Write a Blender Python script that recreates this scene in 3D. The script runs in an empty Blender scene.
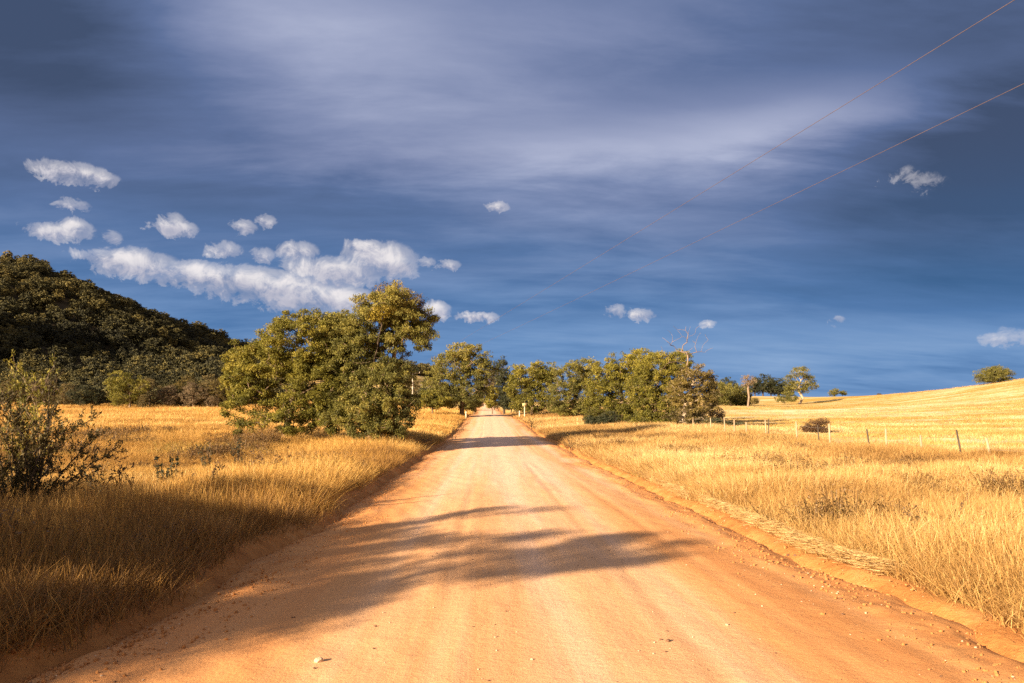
import bpy, math, random
import numpy as np
from mathutils import Vector, Matrix

SC = bpy.context.scene
COL = SC.collection
rs = np.random.RandomState(7)
PI = math.pi

# ------------------------------------------------------------------ camera
F = 740.0
YAW = math.atan(25 / F)
PITCH = math.atan(60.5 / F)
EYE = np.array([0.0, 0.0, 1.6])
fw = np.array([math.sin(YAW) * math.cos(PITCH), math.cos(YAW) * math.cos(PITCH), math.sin(PITCH)])
rt = np.array([math.cos(YAW), -math.sin(YAW), 0.0])
up = np.cross(rt, fw)
cam_d = bpy.data.cameras.new('camera')
cam_d.sensor_width = 36.0
cam_d.lens = F / 1024 * 36.0
cam_d.clip_start = 0.05
cam_d.clip_end = 20000
cam = bpy.data.objects.new('camera', cam_d)
COL.objects.link(cam)
cam.matrix_world = Matrix(((rt[0], up[0], -fw[0], EYE[0]), (rt[1], up[1], -fw[1], EYE[1]),
                           (rt[2], up[2], -fw[2], EYE[2]), (0, 0, 0, 1)))
SC.camera = cam


def ray(px, py):
    return fw + (px - 512) / F * rt + (341.5 - py) / F * up


def W(px, py, Y):
    d = ray(px, py)
    t = Y / d[1]
    return EYE + d * t


# ------------------------------------------------------------------ noise
def _hash(ix, iy, seed):
    h = (ix.astype(np.int64) * 374761393 + iy.astype(np.int64) * 668265263 + seed * 1442695041) & 0x7fffffff
    h = ((h ^ (h >> 13)) * 1274126177) & 0x7fffffff
    return ((h ^ (h >> 16)) & 0xffff) / 65535.0


def vnoise(x, y, seed=0):
    x = np.asarray(x, float); y = np.asarray(y, float)
    ix = np.floor(x); iy = np.floor(y)
    fx = x - ix; fy = y - iy
    fx = fx * fx * (3 - 2 * fx); fy = fy * fy * (3 - 2 * fy)
    a = _hash(ix, iy, seed); b = _hash(ix + 1, iy, seed)
    c = _hash(ix, iy + 1, seed); d = _hash(ix + 1, iy + 1, seed)
    return (a * (1 - fx) + b * fx) * (1 - fy) + (c * (1 - fx) + d * fx) * fy - 0.5


def fbm(x, y, seed=0, oct=4):
    s = 0; a = 1.0
    for k in range(oct):
        s = s + a * vnoise(x * 2 ** k, y * 2 ** k, seed + k * 17)
        a *= 0.5
    return s


def sstep(x, a, b):
    t = np.clip((x - a) / (b - a), 0, 1)
    return t * t * (3 - 2 * t)


# ------------------------------------------------------------------ terrain
_ry = np.array([-200, -60, -20, 0, 5, 10, 20, 33, 43, 60, 70, 85, 100, 118, 128, 140, 160, 180, 220, 260, 300, 400, 600, 7000])
_rz = np.array([3, 1.4, .55, 0, -.14, -.28, -.57, -.85, -.87, -.85, -.8, -.65, -.5, -.42, -.6, -1.0, -1.0, -.6, -.1, .37, .9, 1.5, 2, 2])
_ty = np.arange(-200, 700, 1.0)
_tz = np.interp(_ty, _ry, _rz)
_k = np.exp(-0.5 * (np.arange(-12, 13) / 3.5) ** 2); _k /= _k.sum()
_tz = np.convolve(np.pad(_tz, 12, mode='edge'), _k, 'valid')


def zroad(y):
    return np.interp(y, _ty, _tz)


def pc(px, py, Y, dz=0.0):
    p = W(px, py, Y)
    return (p[0], p[1], p[2] + dz)


CP = [(-6, -40, .8), (8, -40, .8), (-6, 0, .12), (-12, 0, .15), (-30, 0, .3), (7, 0, .05), (14, 0, .1), (40, 0, .4),
      (-5, 5, -.02), (-12, 6, 0), (-5, 12, -.28), (-12, 14, -.2), (-5, 20, -.5), (-14, 24, -.4), (-6, 38, -.62), (-14, 38, -.42),
      (-5, 60, -.65), (-20, 60, -.35), (-45, 60, -.2), (-30, 90, 0), (-6, 90, -.45), (-80, 100, .2), (-40, 140, .35),
      (-90, 140, .4), (-6, 118, -.2), (-6, 150, -.2), (-150, 140, .6), (-60, 180, 1.5), (-10, 230, 1.0), (-300, 100, 5),
      (6.5, 8, -.25), (7, 15, -.42), (12, 8, -.15), (8, 25, -.72), (15.5, 24, -.5), (15.5, 34, -.6), (15.5, 45, -.62), (7, 40, -.8), (7, 60, -.75),
      (22, 50, -.5), (30, 30, -.3), (6, 90, -.5), (14, 80, -.3), (6, 118, -.25), (6, 150, -.2), (25, 90, -.2), (51, 120, .1), (43, 60, -.4), (72, 100, .9),
      (30, 150, .4), pc(800, 402.5, 254), pc(800, 398.5, 350), pc(870, 397.5, 330), pc(930, 391, 260), pc(1024, 379, 200), pc(1150, 362, 180),
      pc(760, 396.5, 350), pc(700, 397, 330), pc(600, 400, 300), (200, 60, 5), (300, 200, 18), (600, 200, 30),
      pc(1024, 395, 130, -.5), pc(900, 404, 160), (10, 250, .4), (3, 300, 1.0),
      pc(420, 378, 420), pc(380, 380, 420), pc(330, 384, 400), pc(460, 394, 420), (0, 700, 3), (200, 700, 0), (-200, 900, 10),
      (0, 3000, 0), (2000, 3000, 0), (-2000, 3000, 0), (5000, 500, 5), (-5000, 500, 5), (0, -1000, 5), (1500, -300, 5), (-1500, -300, 5)]
CP = np.array(CP, float)


def _s(v):
    return np.arcsinh(v / 10.0)


_cx, _cy = _s(CP[:, 0]), _s(CP[:, 1])
_C = 0.18


def _ker(ax, ay, bx, by):
    return np.sqrt((ax - bx) ** 2 + (ay - by) ** 2 + _C * _C)


_A = _ker(_cx[:, None], _cy[:, None], _cx[None], _cy[None])
_n = len(CP)
_M = np.zeros((_n + 1, _n + 1)); _M[:_n, :_n] = _A; _M[_n, :_n] = 1; _M[:_n, _n] = 1
_w = np.linalg.solve(_M, np.append(CP[:, 2], 0))


def hill(x, y):
    hr = np.interp(x, [-2500, -1200, -700, -500, -296, -266, -229, -205, -174, -150, -114, -60, 0],
                   [40, 90, 120, 104, 76, 66, 51, 40, 23, 15, 7, 2, 0])
    a = sstep(y, 195, 455)
    b = 1 - sstep(y, 480, 1300) * .8
    h = hr * a * b
    # unseen spur, added outside the left of the view to shade the lower slope
    h = h + 155 * np.exp(-(((x + 475) / 110) ** 2 + ((y - 90) / 120) ** 2))
    h = h + fbm(x / 60, y / 60, 91, 3) * 9 * sstep(h, 3, 40)
    return h


def zfield(x, y):
    x = np.asarray(x, float); y = np.asarray(y, float)
    sh = x.shape
    fx, fy = _s(x.ravel()), _s(y.ravel())
    out = np.full(fx.shape, _w[_n])
    for i in range(_n):
        out += _w[i] * np.sqrt((fx - _cx[i]) ** 2 + (fy - _cy[i]) ** 2 + _C * _C)
    return out.reshape(sh)


def road_edges(y):
    l = -2.55 - 1.0 * (1 - sstep(y, 1, 8)) + .18 * vnoise(y / 3.1, y * 0 + 3, 5) * 2 + .3 * vnoise(y / 11, y * 0, 6)
    r = 3.95 + .14 * vnoise(y / .55, y * 0 + 1, 18) - .35 * (1 - sstep(y, 9, 22)) + .12 * vnoise(y / 2.3, y * 0 + 3, 8) * 2 + .3 * vnoise(y / 13, y * 0, 9) - 0.9 * sstep(y, 70, 130)
    return l, r


def dout(x, y):
    l, r = road_edges(y)
    return np.maximum(l - x, x - r)


def ground(x, y):
    x = np.asarray(x, float); y = np.asarray(y, float)
    d = dout(x, y)
    zr = zroad(y)
    zf = zfield(x, y) + hill(x, y)
    zf = zf + fbm(x / 9, y / 9, 41, 3) * .14 * sstep(d, .5, 4) + fbm(x / 1.0, y / 1.0, 43, 3) * .09 * sstep(d, -.2, .8)
    left = x < 0
    endr = sstep(y, 300, 330)
    t = np.where(left, sstep(d, .1, 2.6), sstep(d, .2, 4.5))
    base = np.where(d < 0, zr - .14 - .2 * sstep(-d, 0, 1.0), zr - .14 + .14 * sstep(d, 0, .35))
    z = base * (1 - t) + zf * t
    bank = np.where(left, .12 * np.exp(-((d - .6) / .40) ** 2), .06 * np.exp(-((d - .3) / .22) ** 2))
    z = z + bank * (1 + 1.2 * vnoise(x / .7, y / 1.1, 13)) * (1 - sstep(y, 150, 200))
    z = z * (1 - endr) + zf * endr
    return z


def gz(x, y):
    return float(ground(np.array([x]), np.array([y]))[0])


# ------------------------------------------------------------------ helpers
def mesh_np(name, verts, faces_flat, loop_tot, mats=None, smooth=False, attrs=None, mat_idx=None):
    me = bpy.data.meshes.new(name)
    verts = np.ascontiguousarray(verts, dtype=np.float32)
    me.vertices.add(len(verts))
    me.vertices.foreach_set('co', verts.ravel())
    faces_flat = np.asarray(faces_flat, dtype=np.int32).ravel()
    loop_tot = np.asarray(loop_tot, dtype=np.int32)
    me.loops.add(len(faces_flat))
    me.loops.foreach_set('vertex_index', faces_flat)
    me.polygons.add(len(loop_tot))
    st = np.zeros(len(loop_tot), dtype=np.int32)
    if len(loop_tot):
        st[1:] = np.cumsum(loop_tot)[:-1]
    me.polygons.foreach_set('loop_start', st)
    me.polygons.foreach_set('loop_total', loop_tot)
    if mat_idx is not None:
        me.polygons.foreach_set('material_index', np.asarray(mat_idx, dtype=np.int32))
    if smooth:
        me.polygons.foreach_set('use_smooth', np.ones(len(loop_tot), dtype=bool))
    for k, v in (attrs or {}).items():
        a = me.attributes.new(k, 'FLOAT', 'POINT')
        a.data.foreach_set('value', np.asarray(v, dtype=np.float32))
    me.update(calc_edges=True)
    me.validate()
    for m in (mats or []):
        me.materials.append(m)
    return me


def quads(name, verts, q, mats=None, **k):
    q = np.asarray(q, dtype=np.int32)
    return mesh_np(name, verts, q, np.full(len(q), q.shape[1], dtype=np.int32), mats, **k)


def link(name, me, parent=None, loc=None, **props):
    o = bpy.data.objects.new(name, me)
    COL.objects.link(o)
    if parent is not None:
        o.parent = parent
    if loc is not None:
        o.location = loc
    for k, v in props.items():
        if v is not None:
            o[k] = v
    return o


def thing(name, label, cat, loc, rz=0.0, group=None, scale=1.0):
    o = bpy.data.objects.new(name, None)
    COL.objects.link(o)
    o.location = loc
    o.rotation_euler = (0, 0, rz)
    o.scale = (scale,) * 3 if not hasattr(scale, '__len__') else scale
    o.empty_display_size = .3
    o['label'] = label; o['category'] = cat
    if group:
        o['group'] = group
    return o


def dup(root, label, loc, rz, scale=1.0, group=None):
    r = root.copy(); COL.objects.link(r)
    r.location = loc; r.rotation_euler = (0, 0, rz)
    r.scale = (scale,) * 3 if not hasattr(scale, '__len__') else scale
    r['label'] = label
    if group:
        r['group'] = group
    for ch in list(root.children):
        c = ch.copy(); COL.objects.link(c); c.parent = r
    return r


# ------------------------------------------------------------------ materials
def newmat(name):
    m = bpy.data.materials.new(name); m.use_nodes = True
    nt = m.node_tree; nt.nodes.clear()
    return m, nt


def N(nt, typ, **kw):
    n = nt.nodes.new(typ)
    for k, v in kw.items():
        if k.startswith('i_'):
            key = k[2:]
            key = int(key) if key.isdigit() else key
            n.inputs[key].default_value = v
        else:
            setattr(n, k, v)
    return n


def ramp(nt, stops, interp='LINEAR'):
    r = nt.nodes.new('ShaderNodeValToRGB')
    r.color_ramp.interpolation = interp
    e = r.color_ramp.elements
    while len(e) > 1:
        e.remove(e[-1])
    e[0].position = stops[0][0]; e[0].color = (*stops[0][1], 1)
    for p, c in stops[1:]:
        x = e.new(p); x.color = (*c, 1)
    return r


def leaf_mat(name, cols, transl=.35, attr_type='GEOMETRY', rough=.6, spec=.25):
    m, nt = newmat(name)
    L = nt.links
    at = N(nt, 'ShaderNodeAttribute', attribute_name='tint', attribute_type=attr_type)
    n = len(cols)
    r = ramp(nt, [(i / (n - 1), c) for i, c in enumerate(cols)])
    L.new(at.outputs['Fac'], r.inputs[0])
    p = N(nt, 'ShaderNodeBsdfPrincipled', i_Roughness=rough)
    p.inputs['Specular IOR Level'].default_value = spec
    t = N(nt, 'ShaderNodeBsdfTranslucent')
    mx = N(nt, 'ShaderNodeMixShader'); mx.inputs[0].default_value = transl
    o = N(nt, 'ShaderNodeOutputMaterial')
    L.new(r.outputs[0], p.inputs['Base Color']); L.new(r.outputs[0], t.inputs[0])
    L.new(p.outputs[0], mx.inputs[1]); L.new(t.outputs[0], mx.inputs[2]); L.new(mx.outputs[0], o.inputs[0])
    return m


def grass_mat(name, cols, transl=.3):
    # tint: random value of each tuft + a per-blade value
    m, nt = newmat(name)
    L = nt.links
    at = N(nt, 'ShaderNodeAttribute', attribute_name='tint', attribute_type='INSTANCER')
    a2 = N(nt, 'ShaderNodeAttribute', attribute_name='blade', attribute_type='GEOMETRY')
    ad = N(nt, 'ShaderNodeMath', operation='ADD')
    L.new(at.outputs['Fac'], ad.inputs[0]); L.new(a2.outputs['Fac'], ad.inputs[1])
    n = len(cols)
    r = ramp(nt, [(i / (n - 1), c) for i, c in enumerate(cols)])
    L.new(ad.outputs[0], r.inputs[0])
    p = N(nt, 'ShaderNodeBsdfPrincipled', i_Roughness=.55)
    p.inputs['Specular IOR Level'].default_value = .3
    t = N(nt, 'ShaderNodeBsdfTranslucent')
    mx = N(nt, 'ShaderNodeMixShader'); mx.inputs[0].default_value = transl
    o = N(nt, 'ShaderNodeOutputMaterial')
    L.new(r.outputs[0], p.inputs['Base Color']); L.new(r.outputs[0], t.inputs[0])
    L.new(p.outputs[0], mx.inputs[1]); L.new(t.outputs[0], mx.inputs[2]); L.new(mx.outputs[0], o.inputs[0])
    return m


def plain_mat(name, c1, c2, scale=8.0, rough=.85, stretch=(1, 1, 1), bump=.4, metallic=0.0, coord='Object'):
    m, nt = newmat(name)
    L = nt.links
    tc = N(nt, 'ShaderNodeTexCoord')
    mp = N(nt, 'ShaderNodeMapping'); mp.inputs['Scale'].default_value = stretch
    no = N(nt, 'ShaderNodeTexNoise', i_Scale=scale, i_Detail=6.0, i_Roughness=.65)
    r = ramp(nt, [(.3, c1), (.7, c2)])
    p = N(nt, 'ShaderNodeBsdfPrincipled', i_Roughness=rough, i_Metallic=metallic)
    p.inputs['Specular IOR Level'].default_value = .2
    b = N(nt, 'ShaderNodeBump', i_Strength=bump, i_Distance=.02)
    o = N(nt, 'ShaderNodeOutputMaterial')
    L.new(tc.outputs[coord], mp.inputs[0]); L.new(mp.outputs[0], no.inputs[0]); L.new(no.outputs[0], r.inputs[0])
    L.new(r.outputs[0], p.inputs['Base Color']); L.new(no.outputs[0], b.inputs['Height']); L.new(b.outputs[0], p.inputs['Normal'])
    L.new(p.outputs[0], o.inputs[0])
    return m


M_GOLD = grass_mat('gold_grass', [(.17, .09, .03), (.36, .19, .05), (.50, .285, .07), (.60, .37, .10), (.70, .49, .20)])
M_PALE = grass_mat('pale_grass', [(.22, .115, .038), (.43, .25, .08), (.56, .37, .135), (.68, .52, .28)])
M_STRAW = grass_mat('cut_straw', [(.34, .21, .08), (.48, .32, .13), (.62, .47, .25)], .3)
M_SHORT = grass_mat('short_grass', [(.32, .20, .055), (.43, .275, .08), (.52, .36, .13), (.66, .53, .31)])
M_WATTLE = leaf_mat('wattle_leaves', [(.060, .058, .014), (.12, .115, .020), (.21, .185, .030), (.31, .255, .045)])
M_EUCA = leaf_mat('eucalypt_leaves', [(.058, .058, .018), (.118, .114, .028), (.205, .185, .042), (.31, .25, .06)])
M_GREY = leaf_mat('grey_leaves', [(.075, .06, .035), (.13, .10, .06), (.20, .145, .085), (.27, .20, .12)])
M_YELL = leaf_mat('yellow_leaves', [(.16, .12, .02), (.25, .19, .025), (.34, .26, .035)])
def hill_mat(name, cols):
    m, nt = newmat(name); L = nt.links
    a1 = N(nt, 'ShaderNodeAttribute', attribute_name='tint', attribute_type='INSTANCER')
    a2 = N(nt, 'ShaderNodeAttribute', attribute_name='leaf', attribute_type='GEOMETRY')
    ad = N(nt, 'ShaderNodeMath', operation='ADD'); L.new(a1.outputs['Fac'], ad.inputs[0]); L.new(a2.outputs['Fac'], ad.inputs[1])
    r = ramp(nt, [(i / (len(cols) - 1), c) for i, c in enumerate(cols)]); L.new(ad.outputs[0], r.inputs[0])
    p = N(nt, 'ShaderNodeBsdfPrincipled', i_Roughness=.7); p.inputs['Specular IOR Level'].default_value = .15
    o = N(nt, 'ShaderNodeOutputMaterial'); L.new(r.outputs[0], p.inputs['Base Color']); L.new(p.outputs[0], o.inputs[0])
    return m


M_WOOD = hill_mat('wood_leaves', [(.026, .026, .016), (.046, .044, .021), (.085, .075, .029), (.155, .125, .042), (.25, .195, .065)])
M_HILL = leaf_mat('hill_leaves', [(.040, .036, .016), (.085, .070, .026), (.15, .11, .04), (.24, .18, .07)], .2)
M_DARK = leaf_mat('dark_leaves', [(.020, .024, .012), (.035, .04, .018), (.06, .06, .024)], .2)
M_BUSH = leaf_mat('bush_leaves', [(.045, .036, .014), (.08, .062, .020), (.14, .105, .03), (.22, .165, .045)], .3)
M_BROWN = leaf_mat('brown_leaves', [(.06, .035, .018), (.10, .055, .028), (.15, .085, .04)], .2)
M_BARK = plain_mat('bark', (.10, .07, .045), (.24, .17, .11), 6, stretch=(1, 1, .25), bump=.6)
M_SNAG = plain_mat('weathered_wood', (.13, .09, .065), (.26, .19, .14), 5, stretch=(1, 1, .3), bump=.4)
M_PBARK = plain_mat('pale_bark', (.24, .18, .12), (.50, .40, .30), 3, stretch=(1, 1, .4), bump=.3)
M_DBARK = plain_mat('dark_bark', (.04, .03, .022), (.10, .07, .05), 8, stretch=(1, 1, .3), bump=.5)
M_POSTD = plain_mat('dark_post', (.035, .028, .022), (.09, .07, .055), 20, stretch=(1, 1, .2))
M_POSTP = plain_mat('pale_post', (.24, .17, .11), (.40, .30, .20), 20, stretch=(1, 1, .2))
M_WIRE = plain_mat('wire', (.10, .072, .07), (.14, .10, .095), 3, rough=.6)
M_FWIRE = plain_mat('fence_wire', (.30, .27, .23), (.42, .38, .33), 3, rough=.5, metallic=.4)
M_POLE = plain_mat('pole_wood', (.35, .30, .25), (.55, .48, .42), 4, stretch=(1, 1, .1))
M_WHITE = plain_mat('white_paint', (.50, .44, .34), (.62, .56, .46), 12, rough=.5, bump=.05)
M_SIGN = plain_mat('sign_paint', (.30, .24, .12), (.40, .31, .15), 6, rough=.45, bump=.03)
M_ROCKP = plain_mat('pale_rock', (.50, .34, .22), (.72, .54, .38), 9, bump=.6)
M_ROCKD = plain_mat('dark_rock', (.12, .065, .04), (.24, .13, .08), 12, bump=.6)
M_STUMP = plain_mat('stump_wood', (.018, .013, .010), (.075, .05, .033), 14, stretch=(1, 1, .3), bump=.7)


def ground_mat():
    m, nt = newmat('ground')
    L = nt.links
    geo = N(nt, 'ShaderNodeNewGeometry')
    A = lambda nm: N(nt, 'ShaderNodeAttribute', attribute_name=nm).outputs['Fac']
    def noise(scale, det=5.0, rough=.6, st=(1, 1, 1)):
        mp = N(nt, 'ShaderNodeMapping'); mp.inputs['Scale'].default_value = st
        L.new(geo.outputs['Position'], mp.inputs[0])
        n = N(nt, 'ShaderNodeTexNoise', i_Scale=scale, i_Detail=det, i_Roughness=rough)
        L.new(mp.outputs[0], n.inputs[0]); return n.outputs[0]
    def mix(fac, a, b):
        x = N(nt, 'ShaderNodeMix', data_type='RGBA')
        L.new(fac, x.inputs[0])
        for s, k in ((a, 6), (b, 7)):
            if hasattr(s, 'links'): L.new(s, x.inputs[k])
            else: x.inputs[k].default_value = (*s, 1)
        return x.outputs[2]
    def rmp(src, stops):
        r = ramp(nt, stops); L.new(src, r.inputs[0]); return r.outputs[0]
    def math_(op, a, b):
        x = N(nt, 'ShaderNodeMath', operation=op); L.new(a, x.inputs[0]); x.inputs[1].default_value = b; return x.outputs[0]
    # thatch under the tall grass
    field = rmp(noise(3.0, 8, .7), [(.3, (.19, .105, .035)), (.5, (.33, .20, .065)), (.7, (.45, .29, .11))])
    field2 = rmp(noise(.05, 4, .6, (.6, 1.6, 1)), [(.38, (.44, .27, .085)), (.62, (.58, .40, .16))])
    field = mix(A('far'), field, field2)
    # grazed paddock: contour bands of cut straw between golden pasture
    bands = noise(.045, 5, .62, (.45, 2.1, 1))
    pad = rmp(bands, [(.34, (.44, .28, .07)), (.47, (.53, .35, .09)), (.52, (.66, .50, .23)), (.56, (.78, .65, .42)), (.60, (.56, .38, .11)), (.72, (.62, .44, .15))])
    fine = rmp(noise(.9, 8, .75, (.5, 1.6, 1)), [(.3, (.55, .50, .40)), (.7, (1.05, 1.0, .98))])
    mm = N(nt, 'ShaderNodeMix', data_type='RGBA', blend_type='MULTIPLY'); mm.inputs[0].default_value = .75
    L.new(pad, mm.inputs[6]); L.new(fine, mm.inputs[7])
    pg = rmp(noise(.11, 5, .7, (.5, 1.4, 1)), [(.50, (0, 0, 0)), (.66, (.55, .55, .55))])
    padg = mix(pg, mm.outputs[2], (.36, .31, .12))
    padc = mix(math_('MULTIPLY', A('strip'), .8), padg, (.78, .65, .42))
    c = mix(A('paddock'), field, padc)
    dirt = rmp(noise(1.6, 9, .72), [(.3, (.30, .115, .035)), (.52, (.50, .215, .065)), (.72, (.60, .31, .12))])
    c = mix(A('dirt'), c, dirt)
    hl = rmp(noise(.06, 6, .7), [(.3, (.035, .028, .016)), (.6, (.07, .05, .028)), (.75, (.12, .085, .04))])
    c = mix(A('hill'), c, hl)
    p = N(nt, 'ShaderNodeBsdfPrincipled', i_Roughness=.95)
    p.inputs['Specular IOR Level'].default_value = .08
    b = N(nt, 'ShaderNodeBump', i_Strength=.8, i_Distance=.06)
    L.new(noise(5, 9, .75), b.inputs['Height'])
    o = N(nt, 'ShaderNodeOutputMaterial')
    L.new(c, p.inputs['Base Color']); L.new(b.outputs[0], p.inputs['Normal']); L.new(p.outputs[0], o.inputs[0])
    return m


def road_mat():
    m, nt = newmat('dirt_road')
    L = nt.links
    geo = N(nt, 'ShaderNodeNewGeometry')
    def noise(scale, det=5.0, rough=.6, st=(1, 1, 1), dist=0.0):
        mp = N(nt, 'ShaderNodeMapping'); mp.inputs['Scale'].default_value = st
        L.new(geo.outputs['Position'], mp.inputs[0])
        n = N(nt, 'ShaderNodeTexNoise', i_Scale=scale, i_Detail=det, i_Roughness=rough, i_Distortion=dist)
        L.new(mp.outputs[0], n.inputs[0]); return n.outputs[0]
    def rmp(src, stops):
        r = ramp(nt, stops); L.new(src, r.inputs[0]); return r.outputs[0]
    def math_(op, a, b):
        x = N(nt, 'ShaderNodeMath', operation=op)
        for s, k in ((a, 0), (b, 1)):
            if hasattr(s, 'links'): L.new(s, x.inputs[k])
            else: x.inputs[k].default_value = s
        return x.outputs[0]
    def mix(fac, a, b, bt='MIX'):
        x = N(nt, 'ShaderNodeMix', data_type='RGBA', blend_type=bt)
        if hasattr(fac, 'links'): L.new(fac, x.inputs[0])
        else: x.inputs[0].default_value = fac
        for s, k in ((a, 6), (b, 7)):
            if hasattr(s, 'links'): L.new(s, x.inputs[k])
            else: x.inputs[k].default_value = (*s, 1)
        return x.outputs[2]
    pack = N(nt, 'ShaderNodeAttribute', attribute_name='packed').outputs['Fac']   # compacted, pale wheel lanes
    loose = N(nt, 'ShaderNodeAttribute', attribute_name='loose').outputs['Fac']   # loose orange gravel at the sides
    tracks = noise(1.1, 6, .62, (1.0, .035, 1), .4)
    tr2 = noise(4.5, 5, .6, (1.0, .03, 1), .3)
    t = math_('ADD', pack, math_('MULTIPLY', math_('SUBTRACT', tracks, .5), .9))
    t = math_('ADD', t, math_('MULTIPLY', math_('SUBTRACT', tr2, .5), .45))
    c = rmp(t, [(0, (.58, .235, .075)), (.35, (.64, .32, .13)), (.65, (.69, .40, .21)), (1.0, (.74, .49, .34))])
    blot = rmp(noise(.7, 8, .7, (1, .5, 1)), [(.3, (.90, .86, .82)), (.7, (1.06, 1.05, 1.04))])
    c = mix(.7, c, blot, 'MULTIPLY')
    c = mix(math_('MULTIPLY', loose, .85), c, rmp(noise(2.2, 9, .75), [(.3, (.40, .155, .045)), (.7, (.60, .30, .11))]))
    grit = noise(55, 6, .8)
    gcol = rmp(grit, [(.34, (.60, .50, .44)), (.46, (1, 1, 1)), (.68, (1.12, 1.14, 1.15))])
    c = mix(.65, c, gcol, 'MULTIPLY')
    p = N(nt, 'ShaderNodeBsdfPrincipled', i_Roughness=.9)
    p.inputs['Specular IOR Level'].default_value = .12
    b1 = N(nt, 'ShaderNodeBump', i_Strength=.30, i_Distance=.012); L.new(grit, b1.inputs['Height'])
    h2 = math_('ADD', noise(9, 8, .75), math_('MULTIPLY', tr2, .5))
    b2 = N(nt, 'ShaderNodeBump', i_Strength=.45, i_Distance=.035); L.new(h2, b2.inputs['Height']); L.new(b1.outputs[0], b2.inputs['Normal'])
    o = N(nt, 'ShaderNodeOutputMaterial')
    L.new(c, p.inputs['Base Color']); L.new(b2.outputs[0], p.inputs['Normal']); L.new(p.outputs[0], o.inputs[0])
    return m


# ------------------------------------------------------------------ ground sheet
def grid_mesh(name, X, Y, Z, mat, attrs):
    ny, nx = X.shape
    v = np.stack([X, Y, Z], -1).reshape(-1, 3)
    i = np.arange(ny * nx).reshape(ny, nx)
    q = np.stack([i[:-1, :-1], i[:-1, 1:], i[1:, 1:], i[1:, :-1]], -1).reshape(-1, 4)
    return quads(name, v, q, [mat], smooth=True, attrs={k: a.ravel() for k, a in attrs.items()})


sx = np.linspace(-np.arcsinh(7000 / 7), np.arcsinh(7000 / 7), 760)
sy = np.concatenate([np.linspace(-np.arcsinh(1500 / 7), -np.arcsinh(6 / 7), 50)[:-1], np.linspace(-np.arcsinh(6 / 7), np.arcsinh(9000 / 7), 640)])
gx, gy = np.meshgrid(7 * np.sinh(sx), 7 * np.sinh(sy))
GZ = ground(gx, gy)
GD = dout(gx, gy)
FENCE_X = 15.5
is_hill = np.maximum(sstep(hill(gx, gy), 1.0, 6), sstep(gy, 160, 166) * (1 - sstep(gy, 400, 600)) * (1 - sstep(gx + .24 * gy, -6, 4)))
padd = sstep(gx + 1.5 * fbm(gx / 5, gy / 9, 61), FENCE_X - 1.5, FENCE_X + 2) * sstep(gy, 6, 18) * 1.0
padd = np.maximum(padd, sstep(gy, 170, 230) * (gx > -60))
dirt = (1 - sstep(GD + .5 * vnoise(gx / .8, gy / 1.3, 71), .35, .95)) * (gy < 320)
dirt = np.where(gx < 0, (1 - sstep(GD + .5 * vnoise(gx / .8, gy / 1.3, 71), .2, 1.1)) * (gy < 320), dirt)
far = sstep(gy, 40, 90)


def strips(x, y):
    w1 = 6 * fbm(x / 30, y / 30, 811, 2)
    a = .85 * np.exp(-((y - (118 + .5 * (x - 50)) + 2 * w1) / 15) ** 2) * sstep(x, 30, 40) * (1 - .8 * sstep(x, 70, 100))
    b = np.exp(-((y - 38 - .30 * (30 - x) + .7 * w1) / 4.2) ** 2) * sstep(x, 15.5, 17.5)
    c = .6 * np.exp(-((y - 66 - .2 * x + w1) / 3.5) ** 2) * sstep(x, 24, 34)
    return np.clip((a + b + c) * (1 + .9 * fbm(x / 3, y / 2, 815, 3)), 0, 1)


link('ground', grid_mesh('ground', gx, gy, GZ, ground_mat(), {'hill': is_hill, 'paddock': padd, 'dirt': dirt, 'far': far, 'strip': strips(gx, gy)}),
     kind='structure', label='dry grass fields rising to a wooded hill on the left and a bare golden rise on the right')

# ------------------------------------------------------------------ road
ry = np.concatenate([np.arange(-14, 3, .25), np.arange(3, 16, .05), np.arange(16, 40, .15), np.arange(40, 325, .7)])
rx = np.linspace(-4.9, 5.3, 205)
RX, RY = np.meshgrid(rx, ry)
RD = dout(RX, RY)
crownz = .10 * (1 - ((RX - .7) / 3.3) ** 2)
RZ = zroad(RY) + np.clip(crownz, -.12, 1) - .26 * np.clip(RD + .05, 0, 9)
near = 1 - sstep(RY, 60, 120)
for c0, wd, dp in ((-1.05, .28, .012), (.55, .26, .010), (1.75, .3, .009), (3.1, .25, .012)):
    wob = .16 * vnoise(RY / 9, RY * 0 + c0 * 7, 31)
    RZ = RZ - dp * np.exp(-((RX - c0 - wob) / wd) ** 2)
RZ = RZ + .02 * np.exp(-((RD + .35 + .3 * vnoise(RY / 2, RY * 0, 77)) / .13) ** 2) * near
RZ = RZ + near * (fbm(RX / 1.1, RY / 2.6, 51, 3) * .016 + fbm(RX / .22, RY / .5, 52, 3) * .009 + sstep(RD, -.9, .1) * fbm(RX / .35, RY / .45, 53, 3) * .05)
ripple = np.sin((RX + RY * .35 + .6 * fbm(RX / 2, RY / 2, 55, 2)) * 13) * .004 * np.exp(-((RX + 1.9) / 1.2) ** 2) * near
RZ = RZ + ripple
for c0 in (1.42, -.35, 2.35):
    wob = .10 * vnoise(RY / 6, RY * 0 + c0 * 5, 33)
    q_ = (RX - c0 - wob) / .075
    RZ = RZ - .006 * (np.exp(-q_ ** 2) - .55 * np.exp(-(np.abs(q_) - 2.0) ** 2)) * sstep(vnoise(RY / 5, RY * 0 + c0, 34), -.25, .1) * near
packed = .12 + .50 * np.exp(-((RX - .55) / 1.7) ** 2) + .45 * sstep(RY, 5, 30) + .1 * (vnoise(RX / 1.0, RY / 14, 57))
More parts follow.
